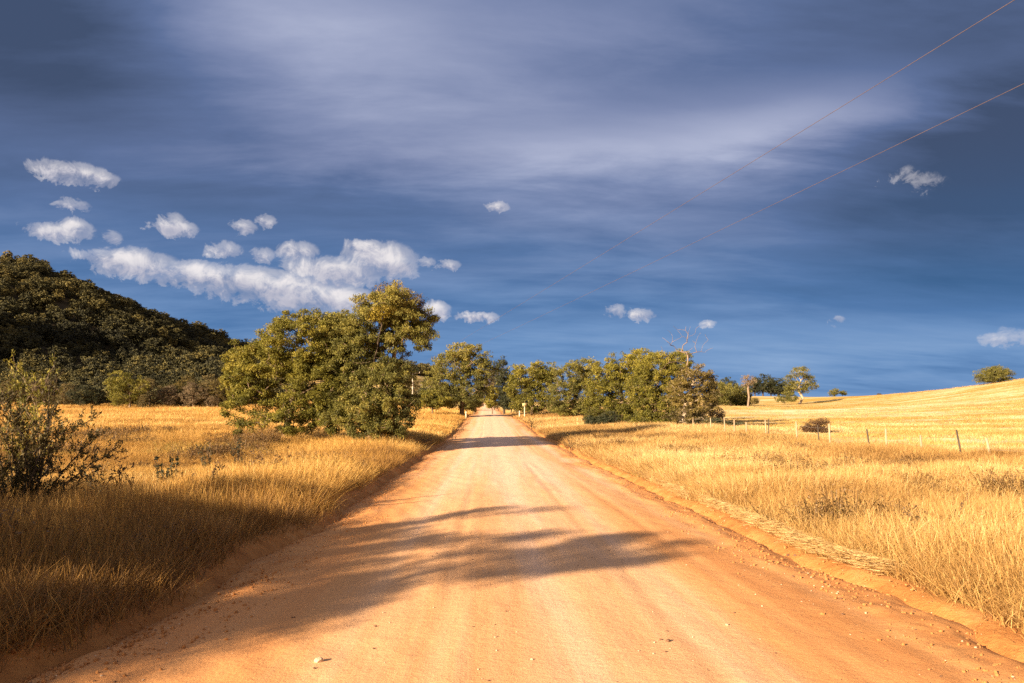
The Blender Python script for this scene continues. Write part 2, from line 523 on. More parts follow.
for c0 in (-1.05, .55, 1.75, 3.1):
    wob = .16 * vnoise(RY / 9, RY * 0 + c0 * 7, 31)
    packed = packed + .22 * np.exp(-((RX - c0 - wob) / .24) ** 2)
loose = sstep(RD + .9 * fbm(RX / 1.2, RY / 3, 58, 3), -1.1, .1)
link('road', grid_mesh('road', RX, RY, RZ, road_mat(), {'packed': packed, 'loose': loose}),
     kind='structure', label='wide orange dirt road running straight to a crest between the trees')


def road_z(x, y):
    j = np.clip(np.searchsorted(ry, y), 0, len(ry) - 1); i = np.clip(np.searchsorted(rx, x), 0, len(rx) - 1)
    return RZ[j, i]


# ------------------------------------------------------------------ instanced stuff (geometry nodes)
def proto_collection(name, meshes):
    c = bpy.data.collections.new(name)
    for i, me in enumerate(meshes):
        o = bpy.data.objects.new('%s_%02d' % (name, i), me)
        c.objects.link(o)
    return c


def scatter(name, coll, nproto, pos, rot, scl, tint, label, kind='stuff'):
    me = bpy.data.meshes.new(name)
    n = len(pos)
    me.vertices.add(n)
    me.vertices.foreach_set('co', np.ascontiguousarray(pos, dtype=np.float32).ravel())
    for nm, v in (('rot', rot), ('scl', scl)):
        a = me.attributes.new(nm, 'FLOAT_VECTOR', 'POINT')
        a.data.foreach_set('vector', np.ascontiguousarray(v, dtype=np.float32).ravel())
    a = me.attributes.new('tint', 'FLOAT', 'POINT'); a.data.foreach_set('value', np.asarray(tint, dtype=np.float32))
    a = me.attributes.new('pick', 'INT', 'POINT'); a.data.foreach_set('value', rs.randint(0, nproto, n).astype(np.int32))
    o = link(name, me, kind=kind, label=label)
    ng = bpy.data.node_groups.new('scatter_' + name, 'GeometryNodeTree')
    ng.interface.new_socket('Geometry', in_out='INPUT', socket_type='NodeSocketGeometry')
    ng.interface.new_socket('Geometry', in_out='OUTPUT', socket_type='NodeSocketGeometry')
    gi = ng.nodes.new('NodeGroupInput'); go = ng.nodes.new('NodeGroupOutput')
    ci = ng.nodes.new('GeometryNodeCollectionInfo')
    ci.inputs['Collection'].default_value = coll
    ci.inputs['Separate Children'].default_value = True
    ci.inputs['Reset Children'].default_value = True
    ip = ng.nodes.new('GeometryNodeInstanceOnPoints')
    ip.inputs['Pick Instance'].default_value = True
    def attr(nm, dt):
        x = ng.nodes.new('GeometryNodeInputNamedAttribute'); x.data_type = dt
        x.inputs['Name'].default_value = nm
        return x.outputs['Attribute']
    L = ng.links
    L.new(gi.outputs[0], ip.inputs['Points']); L.new(ci.outputs[0], ip.inputs['Instance'])
    L.new(attr('pick', 'INT'), ip.inputs['Instance Index'])
    e2r = ng.nodes.new('FunctionNodeEulerToRotation')
    L.new(attr('rot', 'FLOAT_VECTOR'), e2r.inputs[0]); L.new(e2r.outputs[0], ip.inputs['Rotation'])
    L.new(attr('scl', 'FLOAT_VECTOR'), ip.inputs['Scale'])
    L.new(ip.outputs[0], go.inputs[0])
    md = o.modifiers.new('scatter', 'NODES'); md.node_group = ng
    return o


def tuft_mesh(name, nb, h, spread, wid, mat, rng, seg=3, lean=.35, head=.3, flat=False):
    V = []; Q = []; B = []
    for b in range(nb):
        r = spread * math.sqrt(rng.rand()); a = rng.rand() * 2 * PI
        p = np.array([r * math.cos(a), r * math.sin(a), -.03])
        hh = h * (.45 + .65 * rng.rand())
        la = rng.rand() * 2 * PI
        ln = lean * (rng.rand() ** 1.6) * 1.5
        dirv = np.array([math.cos(la) * ln, math.sin(la) * ln, 1.0])
        if flat:
            dirv = np.array([math.cos(la), math.sin(la), .12 * rng.rand()]); p[2] = .02 + .13 * rng.rand()
        side = np.array([-math.sin(a + rng.rand() * 3), math.cos(a + rng.rand() * 3), 0])
        if flat: side = np.cross(dirv, rng.randn(3))
        side /= np.linalg.norm(side) + 1e-6
        has_head = rng.rand() < head
        w0 = wid * (.6 + .8 * rng.rand())
        base = len(V)
        bend = (rng.rand() ** 2 * .55 + .04) * (0.0 if flat else 1)
        tone = rng.rand() * .6 - .32 + (.08 if has_head else 0)
        pts = []
        for s in range(seg + 1):
            t = s / seg
            q = p + dirv * hh * t + np.array([math.cos(la), math.sin(la), -.35]) * bend * hh * t * t * .6
            if has_head and not flat:
                w = w0 * (.55 if t < .7 else 1.7 if t < .99 else .3)
            else:
                w = w0 * (1 - t * .85)
            pts.append((q, w))
        for q, w in pts:
            V.append(q - side * w / 2); V.append(q + side * w / 2); B += [tone, tone]
        for s in range(seg):
            i = base + 2 * s
            Q.append((i, i + 1, i + 3, i + 2))
    return quads(name, np.array(V), Q, [mat], attrs={'blade': B})


rg = np.random.RandomState(3)
GR_TALL = proto_collection('tall_grass_tuft', [tuft_mesh('tuft', 24, .66, .16, .0065, M_GOLD, rg, 3, .26, .4) for _ in range(7)])
GR_FAR = proto_collection('far_grass_tuft', [tuft_mesh('tuft', 26, .55, .30, .020, M_GOLD, rg, 2, .30, .3) for _ in range(6)])
GR_PALE = proto_collection('pale_grass_tuft', [tuft_mesh('tuft', 24, .60, .17, .0065, M_PALE, rg, 3, .30, .45) for _ in range(7)])
GR_PFAR = proto_collection('pale_far_grass_tuft', [tuft_mesh('tuft', 26, .52, .30, .020, M_PALE, rg, 2, .32, .4) for _ in range(6)])
GR_SHORT = proto_collection('short_grass_tuft', [tuft_mesh('tuft', 30, .20, .40, .020, M_SHORT, rg, 2, .7, .2) for _ in range(5)])
GR_STRAW = proto_collection('straw_tuft', [tuft_mesh('tuft', 30, .22, .18, .006, M_STRAW, rg, 2, .7, .0, flat=True) for _ in range(5)])


def sample(n, ymin, ymax, xmin_f, xmax_f, power=1.0, side=None):
    """points with density falling with distance; x limits given as functions of y"""
    u = rs.rand(int(n))
    y = 1.0 / (1 / (ymin + 3) ** power - u * (1 / (ymin + 3) ** power - 1 / (ymax + 3) ** power))
    y = y ** (1 / power) - 3
    a, b = xmin_f(y), xmax_f(y)
    x = a + rs.rand(len(y)) * (b - a)
    return x, y


def put_grass(name, coll, npr, x, y, h, wscale, label, tint_bias=0.0, dmin=.45, hnoise=.5, tilt=.12, zoff=0.0):
    d = dout(x, y)
    keep = (d > dmin + .35 * rs.rand(len(x))) | (y > 322)
    x, y, d = x[keep], y[keep], d[keep]
    if callable(h): hh = h(x, y)
    else: hh = np.full(len(x), h)
    sxp = W(168, 460, 15.6)[0]
    hh = hh * (1 - .72 * np.exp(-((x - sxp - .1) / .8) ** 2) * sstep(y, 11.5, 12.5) * (1 - sstep(y, 15.7, 16.2)))
    if callable(wscale): ww = wscale(x, y)
    else: ww = np.full(len(x), wscale)
    patch = fbm(x / 4.5, y / 4.5, 201, 3)
    patch2 = fbm(x / 1.2, y / 1.2, 202, 2)
    hh = hh * (1 + hnoise * patch + .45 * patch2) * (.75 + .5 * rs.rand(len(x)))
    edge = sstep(d, .3, 1.6)
    hh = hh * (.45 + .55 * edge)
    hh = np.clip(hh, .12, 2.2) if name != 'straw' else hh * 0 + 1.1
    z = ground(x, y) + zoff
    n = len(x)
    rot = np.stack([(rs.rand(n) - .5) * 2 * tilt, (rs.rand(n) - .5) * 2 * tilt, rs.rand(n) * 2 * PI], -1)
    scl = np.stack([ww, ww, hh], -1)
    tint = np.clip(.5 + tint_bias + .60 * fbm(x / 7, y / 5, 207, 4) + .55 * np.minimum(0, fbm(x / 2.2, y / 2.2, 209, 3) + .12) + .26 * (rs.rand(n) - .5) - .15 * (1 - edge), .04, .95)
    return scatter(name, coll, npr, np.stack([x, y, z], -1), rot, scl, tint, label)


DENS = 1.0
M_FORB = grass_mat('forb', [(.07, .040, .018), (.13, .075, .03), (.20, .12, .045), (.22, .17, .05)], .2)
M_GREEN = grass_mat('green_base', [(.16, .15, .035), (.26, .22, .05), (.38, .29, .08)], .3)
def forb_mesh(rng):
    V = []; Q = []; B = []
    for k in range(9):
        a = rng.rand() * 6.28; l = .10 + .16 * rng.rand(); h = .25 + .35 * rng.rand()
        tip = np.array([math.cos(a) * l, math.sin(a) * l, h]); side = np.array([-math.sin(a), math.cos(a), 0]) * .004
        i = len(V); V += [-side, side, tip + side, tip - side]; Q.append((i, i + 1, i + 2, i + 3)); B += [-.3] * 4
        for j in range(14):
            p = tip * (.35 + .7 * rng.rand()) + rng.randn(3) * .03; d = rng.randn(3); d /= np.linalg.norm(d); e = np.cross(d, rng.randn(3)); e /= np.linalg.norm(e)
            i = len(V); V += [p - d * .018, p + e * .009, p + d * .018, p - e * .009]; Q.append((i, i + 1, i + 2, i + 3)); t = rng.rand() * .5 - .25; B += [t] * 4
    return quads('forb', np.array(V), Q, [M_FORB], attrs={'blade': B})
FORB = proto_collection('brown_forb', [forb_mesh(rg) for _ in range(5)])
GREENT = proto_collection('green_tuft', [tuft_mesh('tuft', 26, .34, .16, .008, M_GREEN, rg, 3, .5, .1) for _ in range(4)])
# left verge and field
lim = lambda k, o: (lambda y: -(k * np.maximum(y, 0) + o))
xl = lambda y: -(.80 * np.maximum(y, 0) + 6)
x, y = sample(26000 * DENS, 1.0, 15, xl, lambda y: y * 0 - 2.6, .6)
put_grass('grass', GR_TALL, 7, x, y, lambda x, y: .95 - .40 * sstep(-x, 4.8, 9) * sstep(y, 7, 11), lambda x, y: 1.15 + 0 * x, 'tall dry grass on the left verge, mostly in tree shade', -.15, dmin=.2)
x, y = sample(44000 * DENS, 13, 48, xl, lambda y: y * 0 - 2.6, 1.0)
put_grass('grass', GR_TALL, 7, x, y, lambda x, y: .86 - .42 * sstep(-x, 4.6, 8.5) * (1 - sstep(y, 26, 40) * .5), lambda x, y: 1.2 + y / 35, 'tall golden grass between the left verge and the big tree', .02)
x, y = sample(52000 * DENS, 42, 175, lambda y: -(.76 * y + 4), lambda y: y * 0 - 2.6, 1.0)
put_grass('grass', GR_FAR, 6, x, y, lambda x, y: .85 + 0 * x, lambda x, y: .9 + y / 80, 'golden grass of the flat field reaching to the foot of the wooded hill', .08)
# right verge up to the fence
xr = lambda y: np.minimum(.78 * np.maximum(y, 0) + 6, FENCE_X + 1.0 + .8 * np.sin(y * .7))
x, y = sample(26000 * DENS, 1.5, 16, lambda y: y * 0 + 3.9, xr, .6)
put_grass('grass', GR_PALE, 7, x, y, lambda x, y: .72 + 0 * x, lambda x, y: 1.2 + 0 * x, 'pale gold seeding grass on the right verge nearest the camera', -.12, dmin=.45)
x, y = sample(52000 * DENS, 14, 60, lambda y: y * 0 + 3.9, xr, .9)
put_grass('grass', GR_PALE, 7, x, y, lambda x, y: .80 + 0 * x, lambda x, y: 1.3 + y / 30, 'pale gold grass between the road and the wire fence', .0, dmin=.6)
x, y = sample(14000 * DENS, 50, 150, lambda y: y * 0 + 3.0, lambda y: 14 + y * .12, .9)
put_grass('grass', GR_PFAR, 6, x, y, lambda x, y: .62 + 0 * x, lambda x, y: .9 + y / 80, 'golden grass under the grove right of the road', .0, dmin=.4)
fx = -22 + 38 * rs.rand(26000); fy = 3 + 42 * rs.rand(26000)
fk = (fbm(fx / 2.6, fy / 1.8, 231, 3) > .20 + .25 * rs.rand(len(fx))) & (fx < 15) & (rs.rand(len(fx)) < .8)
put_grass('undergrowth', FORB, 5, fx[fk], fy[fk], lambda x, y: .95 + 0 * x, lambda x, y: 1.2 + y / 40, 'patches of low brown weeds growing through the grass on both verges', .0, dmin=.5)
fx = -18 + 33 * rs.rand(16000); fy = 3 + 40 * rs.rand(16000)
fk = (fbm(fx / 3.1, fy / 2.4, 241, 3) > .28 + .2 * rs.rand(len(fx)))
put_grass('undergrowth', GREENT, 4, fx[fk], fy[fk], lambda x, y: 1.0 + 0 * x, lambda x, y: 1.1 + y / 40, 'scattered yellow-green tufts at the base of the dry grass', .0, dmin=.3)
# grazed paddock
x, y = sample(60000 * DENS, 12, 260, lambda y: y * 0 + FENCE_X, lambda y: .82 * y + 14, .8)
keep = (x > FENCE_X + .2)
x, y = x[keep], y[keep]
k2 = fbm(x / 26, y / 7, 303, 3)
keep = rs.rand(len(x)) < (.25 + .9 * sstep(k2, -.25, .25)) * (1 - .8 * strips(x, y))
put_grass('grass', GR_SHORT, 5, x[keep], y[keep], lambda x, y: .75 + .5 * (y < 40), lambda x, y: .8 + y / 70, 'short grazed pasture beyond the wire fence', .05, hnoise=.8)
# cut straw swept along the right road edge
n = 620
y = 7.5 + 13 * rs.rand(n)
l_, r_ = road_edges(y)
keep = rs.rand(n) < .25 + .75 * sstep(vnoise(y / 3.0, y * 0, 401), -.2, .15) * sstep(y, 7, 10) * (1 - sstep(y, 18, 26))
y = y[keep]; r_ = r_[keep]
x = r_ + .40 + .075 * rs.randn(len(y)) + .01 * y + .16 * vnoise(y / .9, y * 0, 405)
put_grass('straw', GR_STRAW, 5, x, y, .9, .62, 'line of pale cut straw lying along the right road edge', .15, dmin=.0, zoff=-.005)

# ------------------------------------------------------------------ trees
def skeleton(lobes, base_pts, centers, rng, trunk_r, step=.45, zig=.10):
    """base_pts: trunk polyline (k,3). returns node positions, parents, radii, node index of each centre"""
    pos = [np.array(base_pts[0], float)]; par = [-1]
    for a, b in zip(base_pts[:-1], base_pts[1:]):
        a = np.array(a, float); b = np.array(b, float)
        m = max(2, int(np.linalg.norm(b - a) / step))
        for i in range(1, m + 1):
            t = i / m
            pos.append(a + (b - a) * t + rng.randn(3) * zig * .25 * (1 if i < m else 0)); par.append(len(pos) - 2)
    fork = np.array(base_pts[-1], float)
    first = max(1, int(len(pos) * .45))
    order = np.argsort(np.linalg.norm(centers - fork, axis=1))
    tips = np.zeros(len(centers), int)
    P = np.zeros((len(pos) + len(centers) * 14 + 10, 3)); P[:len(pos)] = pos
    cnt = len(pos)
    for k in order:
        c = centers[k]
        d = c - P[first:cnt]
        dist = np.linalg.norm(d, axis=1)
        cost = dist + .8 * np.maximum(0, P[first:cnt, 2] - c[2] + .1) + .12 * np.linalg.norm(P[first:cnt] - fork, axis=1)
        j = first + int(np.argmin(cost))
        a = P[j].copy(); D = np.linalg.norm(c - a)
        m = int(min(13, max(1, round(D / step))))
        prev = j
        perp = rng.randn(3) * zig * D * .5; perp[2] = abs(perp[2]) * .6 + .10 * D
        for i in range(1, m + 1):
            t = i / m
            q = a + (c - a) * t + perp * math.sin(PI * t) * .55 + (rng.randn(3) * zig * .3 * step if i < m else 0)
            P[cnt] = q; par.append(prev); prev = cnt; cnt += 1
        tips[k] = prev
    P = P[:cnt]; par = np.array(par)
    r = np.zeros(cnt)
    child = np.zeros(cnt)
    ex = 2.35
    leafr = .011
    acc = np.zeros(cnt)
    for i in range(cnt - 1, 0, -1):
        if acc[i] == 0: acc[i] = leafr ** ex
        acc[par[i]] += acc[i]
    acc[0] = max(acc[0], acc[1])
    r = acc ** (1 / ex)
    r = leafr + (r - leafr) * (trunk_r - leafr) / max(1e-6, (r[1] - leafr))
    # root flare
    r[0] *= 1.35
    return P, par, r, tips


def tubes(name, P, par, r, mat, minr=0.0, extra_edges=None):
    idx = np.nonzero(par >= 0)[0]
    idx = idx[r[idx] >= minr]
    A = P[par[idx]]; B = P[idx]
    ra = np.minimum(r[par[idx]], 1.25 * r[idx] + .002); rb = r[idx]
    D = B - A; Ln = np.linalg.norm(D, axis=1, keepdims=True) + 1e-9; D = D / Ln
    A = A - D * ra[:, None] * .25; B = B + D * rb[:, None] * .25
    ref = np.where(np.abs(D[:, 2:3]) > .9, np.array([[1.0, 0, 0]]), np.array([[0, 0, 1.0]]))
    U = np.cross(D, ref); U /= np.linalg.norm(U, axis=1, keepdims=True) + 1e-9
    Vv = np.cross(D, U)
    V = []; Q = []
    off = 0
    big = rb > .035
    for sel, k in ((big, 8), (~big, 4)):
        if not sel.any(): continue
        a = np.arange(k) * 2 * PI / k
        ca, sa = np.cos(a), np.sin(a)
        ring = U[sel][:, None] * ca[None, :, None] + Vv[sel][:, None] * sa[None, :, None]
        va = A[sel][:, None] + ring * ra[sel][:, None, None]
        vb = B[sel][:, None] + ring * rb[sel][:, None, None]
        m = sel.sum()
        vv = np.concatenate([va, vb], 1).reshape(-1, 3)
        i0 = off + np.arange(m)[:, None] * 2 * k + np.arange(k)[None]
        i1 = off + np.arange(m)[:, None] * 2 * k + (np.arange(k)[None] + 1) % k
        q = np.stack([i0, i1, i1 + k, i0 + k], -1).reshape(-1, 4)
        V.append(vv); Q.append(q); off += len(vv)
    return quads(name, np.concatenate(V), np.concatenate(Q), [mat], smooth=True)


def leaves(name, centers, npc, crad, L, Wd, mat, rng, droop=.5, flat=.65, tone=None, tone_amp=.25, outward=None):
    n = len(centers)
    cnt = np.maximum(1, (npc * (.5 + rng.rand(n))).astype(int))
    ci = np.repeat(np.arange(n), cnt)
    m = len(ci)
    g = rng.randn(m, 3); g /= np.linalg.norm(g, axis=1, keepdims=True)
    g *= (rng.rand(m, 1) ** .45)
    cr = (np.asarray(crad) * np.ones(n))[ci][:, None]
    pos = centers[ci] + g * cr * np.array([1, 1, flat])
    d = g * .6 + rng.randn(m, 3) * .7; d[:, 2] -= droop
    d /= np.linalg.norm(d, axis=1, keepdims=True)
    nn = rng.randn(m, 3); nn[:, 2] += .35
    s = np.cross(d, nn); s /= np.linalg.norm(s, axis=1, keepdims=True) + 1e-9
    ll = (L * (.6 + .8 * rng.rand(m)))[:, None]; ww = (Wd * (.6 + .8 * rng.rand(m)))[:, None]
    v = np.stack([pos - d * ll * .5, pos + s * ww * .5 - d * ll * .05, pos + d * ll * .5, pos - s * ww * .5 - d * ll * .05], 1).reshape(-1, 3)
    q = np.arange(m * 4).reshape(-1, 4)
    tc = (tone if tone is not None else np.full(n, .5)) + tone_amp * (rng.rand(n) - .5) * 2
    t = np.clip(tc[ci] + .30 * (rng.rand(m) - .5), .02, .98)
    return quads(name, v, q, [mat], attrs={'tint': np.repeat(t, 4)})


def lobe_centers(lobes, n, rng, noise=.12, hollow=.42):
    vol = np.array([(l[3] * l[4] * l[5]) ** .75 * (l[6] if len(l) > 6 else 1.0) for l in lobes])
    pick = rng.choice(len(lobes), n, p=vol / vol.sum())
    Lb = np.array([l[:6] for l in lobes])[pick]
    g = rng.randn(n, 3); g /= np.linalg.norm(g, axis=1, keepdims=True)
    rr = hollow + (1 - hollow) * rng.rand(n) ** .55
    c = Lb[:, :3] + g * rr[:, None] * Lb[:, 3:6] * (1 + noise * rng.randn(n, 1))
    return c, pick


def tree_meshes(lobes, trunk, nclump, npc, crad, L, Wd, mat, bark, seed, trunk_r, droop=.5, minr=0.0, hollow=.42, zmin=.25,
                tones=None, tone_amp=.22, step=.45, flat=.65, extra_tips=None, zig=.10):
    rng = np.random.RandomState(seed)
    c, pick = lobe_centers(lobes, nclump, rng, hollow=hollow)
    c[:, 2] = np.maximum(c[:, 2], zmin + .25 * rng.rand(len(c)))
    tone = np.array([(tones[p] if tones else .5) for p in pick])
    call = c if extra_tips is None else np.concatenate([c, np.array(extra_tips, float)])
    P, par, r, tips = skeleton(lobes, trunk, call, rng, trunk_r, step=step, zig=zig)
    tm = tubes('trunk', P, par, r, bark, minr)
    cr = crad * (.7 + .6 * rng.rand(len(c)))
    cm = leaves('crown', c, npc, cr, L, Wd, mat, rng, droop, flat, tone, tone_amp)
    return tm, cm


def lob(Y, items, bx, bz, dep=1.0):
    """crown lobes measured on the photograph, turned into metres round the tree's base at distance Y"""
    out = []
    for it in items:
        px, py, rxp, ryp = it[:4]
        w = W(px, py, Y)
        k = Y / F
        dy = it[4] if len(it) > 4 else 0.0
        out.append((w[0] - bx, dy, w[2] - bz, rxp * k, rxp * k * dep, ryp * k) + ((it[5],) if len(it) > 5 else ()))
    return out


def add_tree(name, label, cat, px, Y, items, nclump, npc, crad, L, Wd, mat, bark, seed, trunk_r, trunk_px=None, group=None, dep=1.0, **kw):
    bx = W(px, 410, Y)[0]; bz = gz(bx, Y) - .05
    lobes = lob(Y, items, bx, bz, dep)
    if trunk_px:
        trunk = [(0, 0, -.15)]
        for q in trunk_px:
            w = W(q[0], q[1], Y); trunk.append((w[0] - bx, (q[2] if len(q) > 2 else 0), w[2] - bz))
    else:
        top = max(l[2] for l in lobes)
        trunk = [(0, 0, -.15), (.06, .05, top * .28), (-.05, 0, top * .5)]
    if 'extra_px' in kw:
        e = []
        for q in kw.pop('extra_px'):
            w = W(q[0], q[1], Y); e.append((w[0] - bx, (q[2] if len(q) > 2 else 0), w[2] - bz))
        kw['extra_tips'] = e
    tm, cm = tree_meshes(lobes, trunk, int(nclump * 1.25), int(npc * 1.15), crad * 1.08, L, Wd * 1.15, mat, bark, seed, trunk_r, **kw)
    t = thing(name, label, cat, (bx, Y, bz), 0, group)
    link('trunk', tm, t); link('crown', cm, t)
    return t


# --- big tree group left of the road (three trees grown into each other)
add_tree('wattle_tree', 'broad low green wattle tree at the left end of the big roadside clump', 'tree', 285, 38.5,
         [(262, 368, 32, 30), (300, 345, 40, 34, -.3), (236, 380, 15, 30), (320, 385, 34, 34, -.6), (250, 408, 26, 24, 0, .7), (295, 420, 30, 18, -.5, .7), (340, 340, 24, 24, .4), (338, 405, 22, 28, -.8)],
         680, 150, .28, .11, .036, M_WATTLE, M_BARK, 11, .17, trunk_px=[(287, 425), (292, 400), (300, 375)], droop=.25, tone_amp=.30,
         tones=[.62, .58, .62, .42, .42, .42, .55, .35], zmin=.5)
g1 = add_tree('eucalypt_tree', 'tallest eucalypt of the roadside clump, its top leaning right towards the road', 'tree', 372, 38.0,
         [(385, 306, 30, 18), (405, 322, 26, 22), (424, 338, 13, 17), (362, 330, 32, 26), (395, 300, 20, 13, -.4), (350, 360, 34, 26), (388, 352, 22, 22), (412, 318, 24, 16, .6), (338, 328, 24, 17, .2), (320, 326, 18, 13, .2)],
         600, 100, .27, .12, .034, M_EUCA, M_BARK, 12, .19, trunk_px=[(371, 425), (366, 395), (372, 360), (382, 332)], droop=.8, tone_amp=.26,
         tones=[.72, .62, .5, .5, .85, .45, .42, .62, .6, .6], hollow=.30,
         extra_px=[(372, 288), (398, 284), (418, 296), (432, 322), (352, 300)])
add_tree('eucalypt_tree', 'dark bushy tree at the right foot of the roadside clump, next to the road', 'tree', 382, 36.5,
         [(385, 395, 30, 32), (360, 412, 26, 24), (400, 408, 18, 30), (392, 372, 24, 18, .4), (375, 430, 30, 10), (352, 388, 22, 22, .8), (340, 412, 20, 16, .5)],
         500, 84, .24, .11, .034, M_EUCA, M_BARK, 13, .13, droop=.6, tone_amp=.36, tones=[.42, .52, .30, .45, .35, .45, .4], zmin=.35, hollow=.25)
add_tree('young_wattle', 'yellow flowering bough-like young wattle high in the roadside clump', 'tree', 377, 36.9,
         [(386, 309, 11, 8), (376, 317, 8, 6), (392, 300, 6, 6)], 30, 46, .26, .11, .04, M_YELL, M_DBARK, 14, .03,
         trunk_px=[(378, 400), (374, 360), (382, 325)], droop=.3)
add_tree('dead_tree', 'grey half-dead tree with bare twigs showing through at the top of the clump', 'tree', 398, 38.9,
         [(402, 305, 20, 20), (388, 292, 14, 10), (420, 316, 14, 14)], 170, 26, .26, .11, .030, M_GREY, M_PBARK, 15, .11,
         trunk_px=[(396, 410), (392, 370), (398, 335)], droop=.5, tone_amp=.3)

# --- left middle tree by the road crest
add_tree('eucalypt_tree', 'rounded dark eucalypt left of the road just before the crest', 'tree', 462, 104,
         [(450, 366, 19, 15), (473, 362, 18, 16), (462, 352, 18, 9), (485, 374, 13, 18), (440, 380, 15, 17), (470, 388, 22, 20), (447, 397, 20, 11)],
         560, 50, .50, .24, .085, M_EUCA, M_BARK, 21, .30, droop=.6, tone_amp=.28, tones=[.6, .55, .7, .35, .5, .25, .4], zmin=.4, step=.9,
         extra_px=[(470, 345), (492, 360)])
add_tree('shrub', 'olive shrub at the left foot of the rounded crest eucalypt', 'shrub', 432, 100,
         [(428, 398, 12, 9), (440, 402, 12, 6), (419, 401, 7, 7)], 150, 45, .42, .20, .08, M_WATTLE, M_BARK, 22, .10, zmin=.2, tone_amp=.3)
# behind the crest
add_tree('eucalypt_tree', 'dark narrow tree closing the gap straight above the end of the road', 'tree', 504, 150,
         [(503, 372, 9, 14), (507, 388, 12, 16), (499, 398, 8, 10)], 240, 40, .6, .28, .11, M_DARK, M_DBARK, 23, .25, zmin=.4, step=1.2)
add_tree('young_wattle', 'bright yellow-green sapling on the right of the far end of the road', 'tree', 492, 134,
         [(492, 393, 6, 8), (490, 402, 5, 6)], 90, 45, .42, .22, .09, M_WATTLE, M_BARK, 24, .10, zmin=.3, tone_amp=.2, tones=[.75, .7])
add_tree('eucalypt_tree', 'greyish twiggy tree rising behind the end of the road', 'tree', 494, 190,
         [(492, 378, 10, 14), (486, 390, 10, 12)], 150, 30, .7, .30, .10, M_GREY, M_BARK, 25, .22, zmin=.4, step=1.4)

add_tree('shrub', 'dark thicket hard against the right side of the far end of the road', 'shrub', 511, 126,
         [(510, 399, 7, 10), (516, 402, 9, 9), (505, 404, 5, 7)], 170, 40, .46, .22, .09, M_DARK, M_DBARK, 26, .1, zmin=.2, tone_amp=.35)
add_tree('shrub', 'brown-green thicket hard against the left side of the far end of the road', 'shrub', 474, 124,
         [(474, 402, 7, 8), (467, 403, 8, 8), (479, 396, 4, 9)], 170, 40, .46, .22, .09, M_EUCA, M_BARK, 27, .1, zmin=.2, tone_amp=.35, tones=[.3, .35, .3])

# --- grove right of the road
GROVE = 'trees of the grove right of the road'
add_tree('wattle_tree', 'leftmost round-topped tree of the grove, right beside the road end', 'tree', 532, 102,
         [(530, 374, 21, 12), (520, 388, 15, 16), (543, 386, 17, 17), (532, 402, 24, 10), (548, 372, 10, 10)],
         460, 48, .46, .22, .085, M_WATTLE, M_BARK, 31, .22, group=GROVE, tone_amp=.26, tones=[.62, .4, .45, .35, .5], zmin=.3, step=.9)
add_tree('wattle_tree', 'second tree of the grove, lower and browner than its neighbours', 'tree', 575, 92,
         [(572, 376, 20, 15), (588, 368, 15, 11), (562, 394, 18, 16), (584, 394, 20, 18), (570, 408, 24, 8)],
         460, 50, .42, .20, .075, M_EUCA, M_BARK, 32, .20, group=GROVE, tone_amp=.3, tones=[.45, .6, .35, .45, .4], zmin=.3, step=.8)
add_tree('wattle_tree', 'tall bright green tree in the middle of the grove', 'tree', 622, 72,
         [(622, 366, 17, 15), (608, 376, 16, 16), (636, 372, 18, 17), (600, 392, 18, 18), (625, 395, 26, 22), (640, 358, 14, 10), (612, 415, 28, 12)],
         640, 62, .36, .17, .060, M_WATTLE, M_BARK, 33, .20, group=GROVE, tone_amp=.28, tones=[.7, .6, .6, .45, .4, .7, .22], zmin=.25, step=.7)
add_tree('wattle_tree', 'broad yellow-green tree left of the dead snag in the grove', 'tree', 655, 64,
         [(655, 368, 22, 17), (672, 378, 18, 20), (642, 388, 18, 20), (662, 404, 28, 20), (678, 362, 16, 11), (650, 420, 26, 9)],
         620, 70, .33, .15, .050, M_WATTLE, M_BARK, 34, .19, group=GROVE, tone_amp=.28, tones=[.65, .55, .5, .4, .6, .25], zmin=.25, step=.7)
add_tree('eucalypt_tree', 'rightmost leafy tree of the grove, golden green beside the fence', 'tree', 693, 58,
         [(693, 378, 18, 16), (706, 382, 12, 15), (682, 392, 16, 20), (700, 405, 19, 18), (686, 418, 22, 10), (712, 396, 9, 12)],
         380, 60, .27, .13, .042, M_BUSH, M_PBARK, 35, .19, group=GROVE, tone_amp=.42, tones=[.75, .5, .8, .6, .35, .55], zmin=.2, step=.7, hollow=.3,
         trunk_px=[(684, 420), (687, 400), (692, 385)])
SN = 58.6
bx = W(684, 410, SN)[0]; bz = gz(bx, SN) - .05
def pxl(px, py, dy=0, Y=SN, bx=bx, bz=bz):
    w = W(px, py, Y); return (w[0] - bx, dy, w[2] - bz)
tipsn = np.array([pxl(*q) for q in [(672, 333, .3), (676, 340, -.2), (683, 336), (690, 331, .4), (695, 329, -.3), (698, 338, .2), (703, 345), (664, 352, .4), (668, 363, -.4), (660, 372, .2), (655, 368), (664, 337, .5), (700, 333, -.3), (688, 342, .3), (692, 348, -.2), (686, 330, .2), (679, 350, .6), (706, 352, .3), (694, 340, .5), (691, 336, -.5), (688, 352, .4), (697, 352, .1), (684, 345, .3), (671, 345, .2), (676, 331, -.4), (674, 326, .2), (687, 326, .3), (699, 326, -.1), (709, 340, .2), (666, 342, -.3), (681, 337, -.4), (692, 326, .5), (661, 346, .1), (712, 348, -.2), (693, 334, -.6), (697, 343, .4), (685, 351, -.3), (679, 329, .5), (668, 330, .1), (706, 334, .3)]])
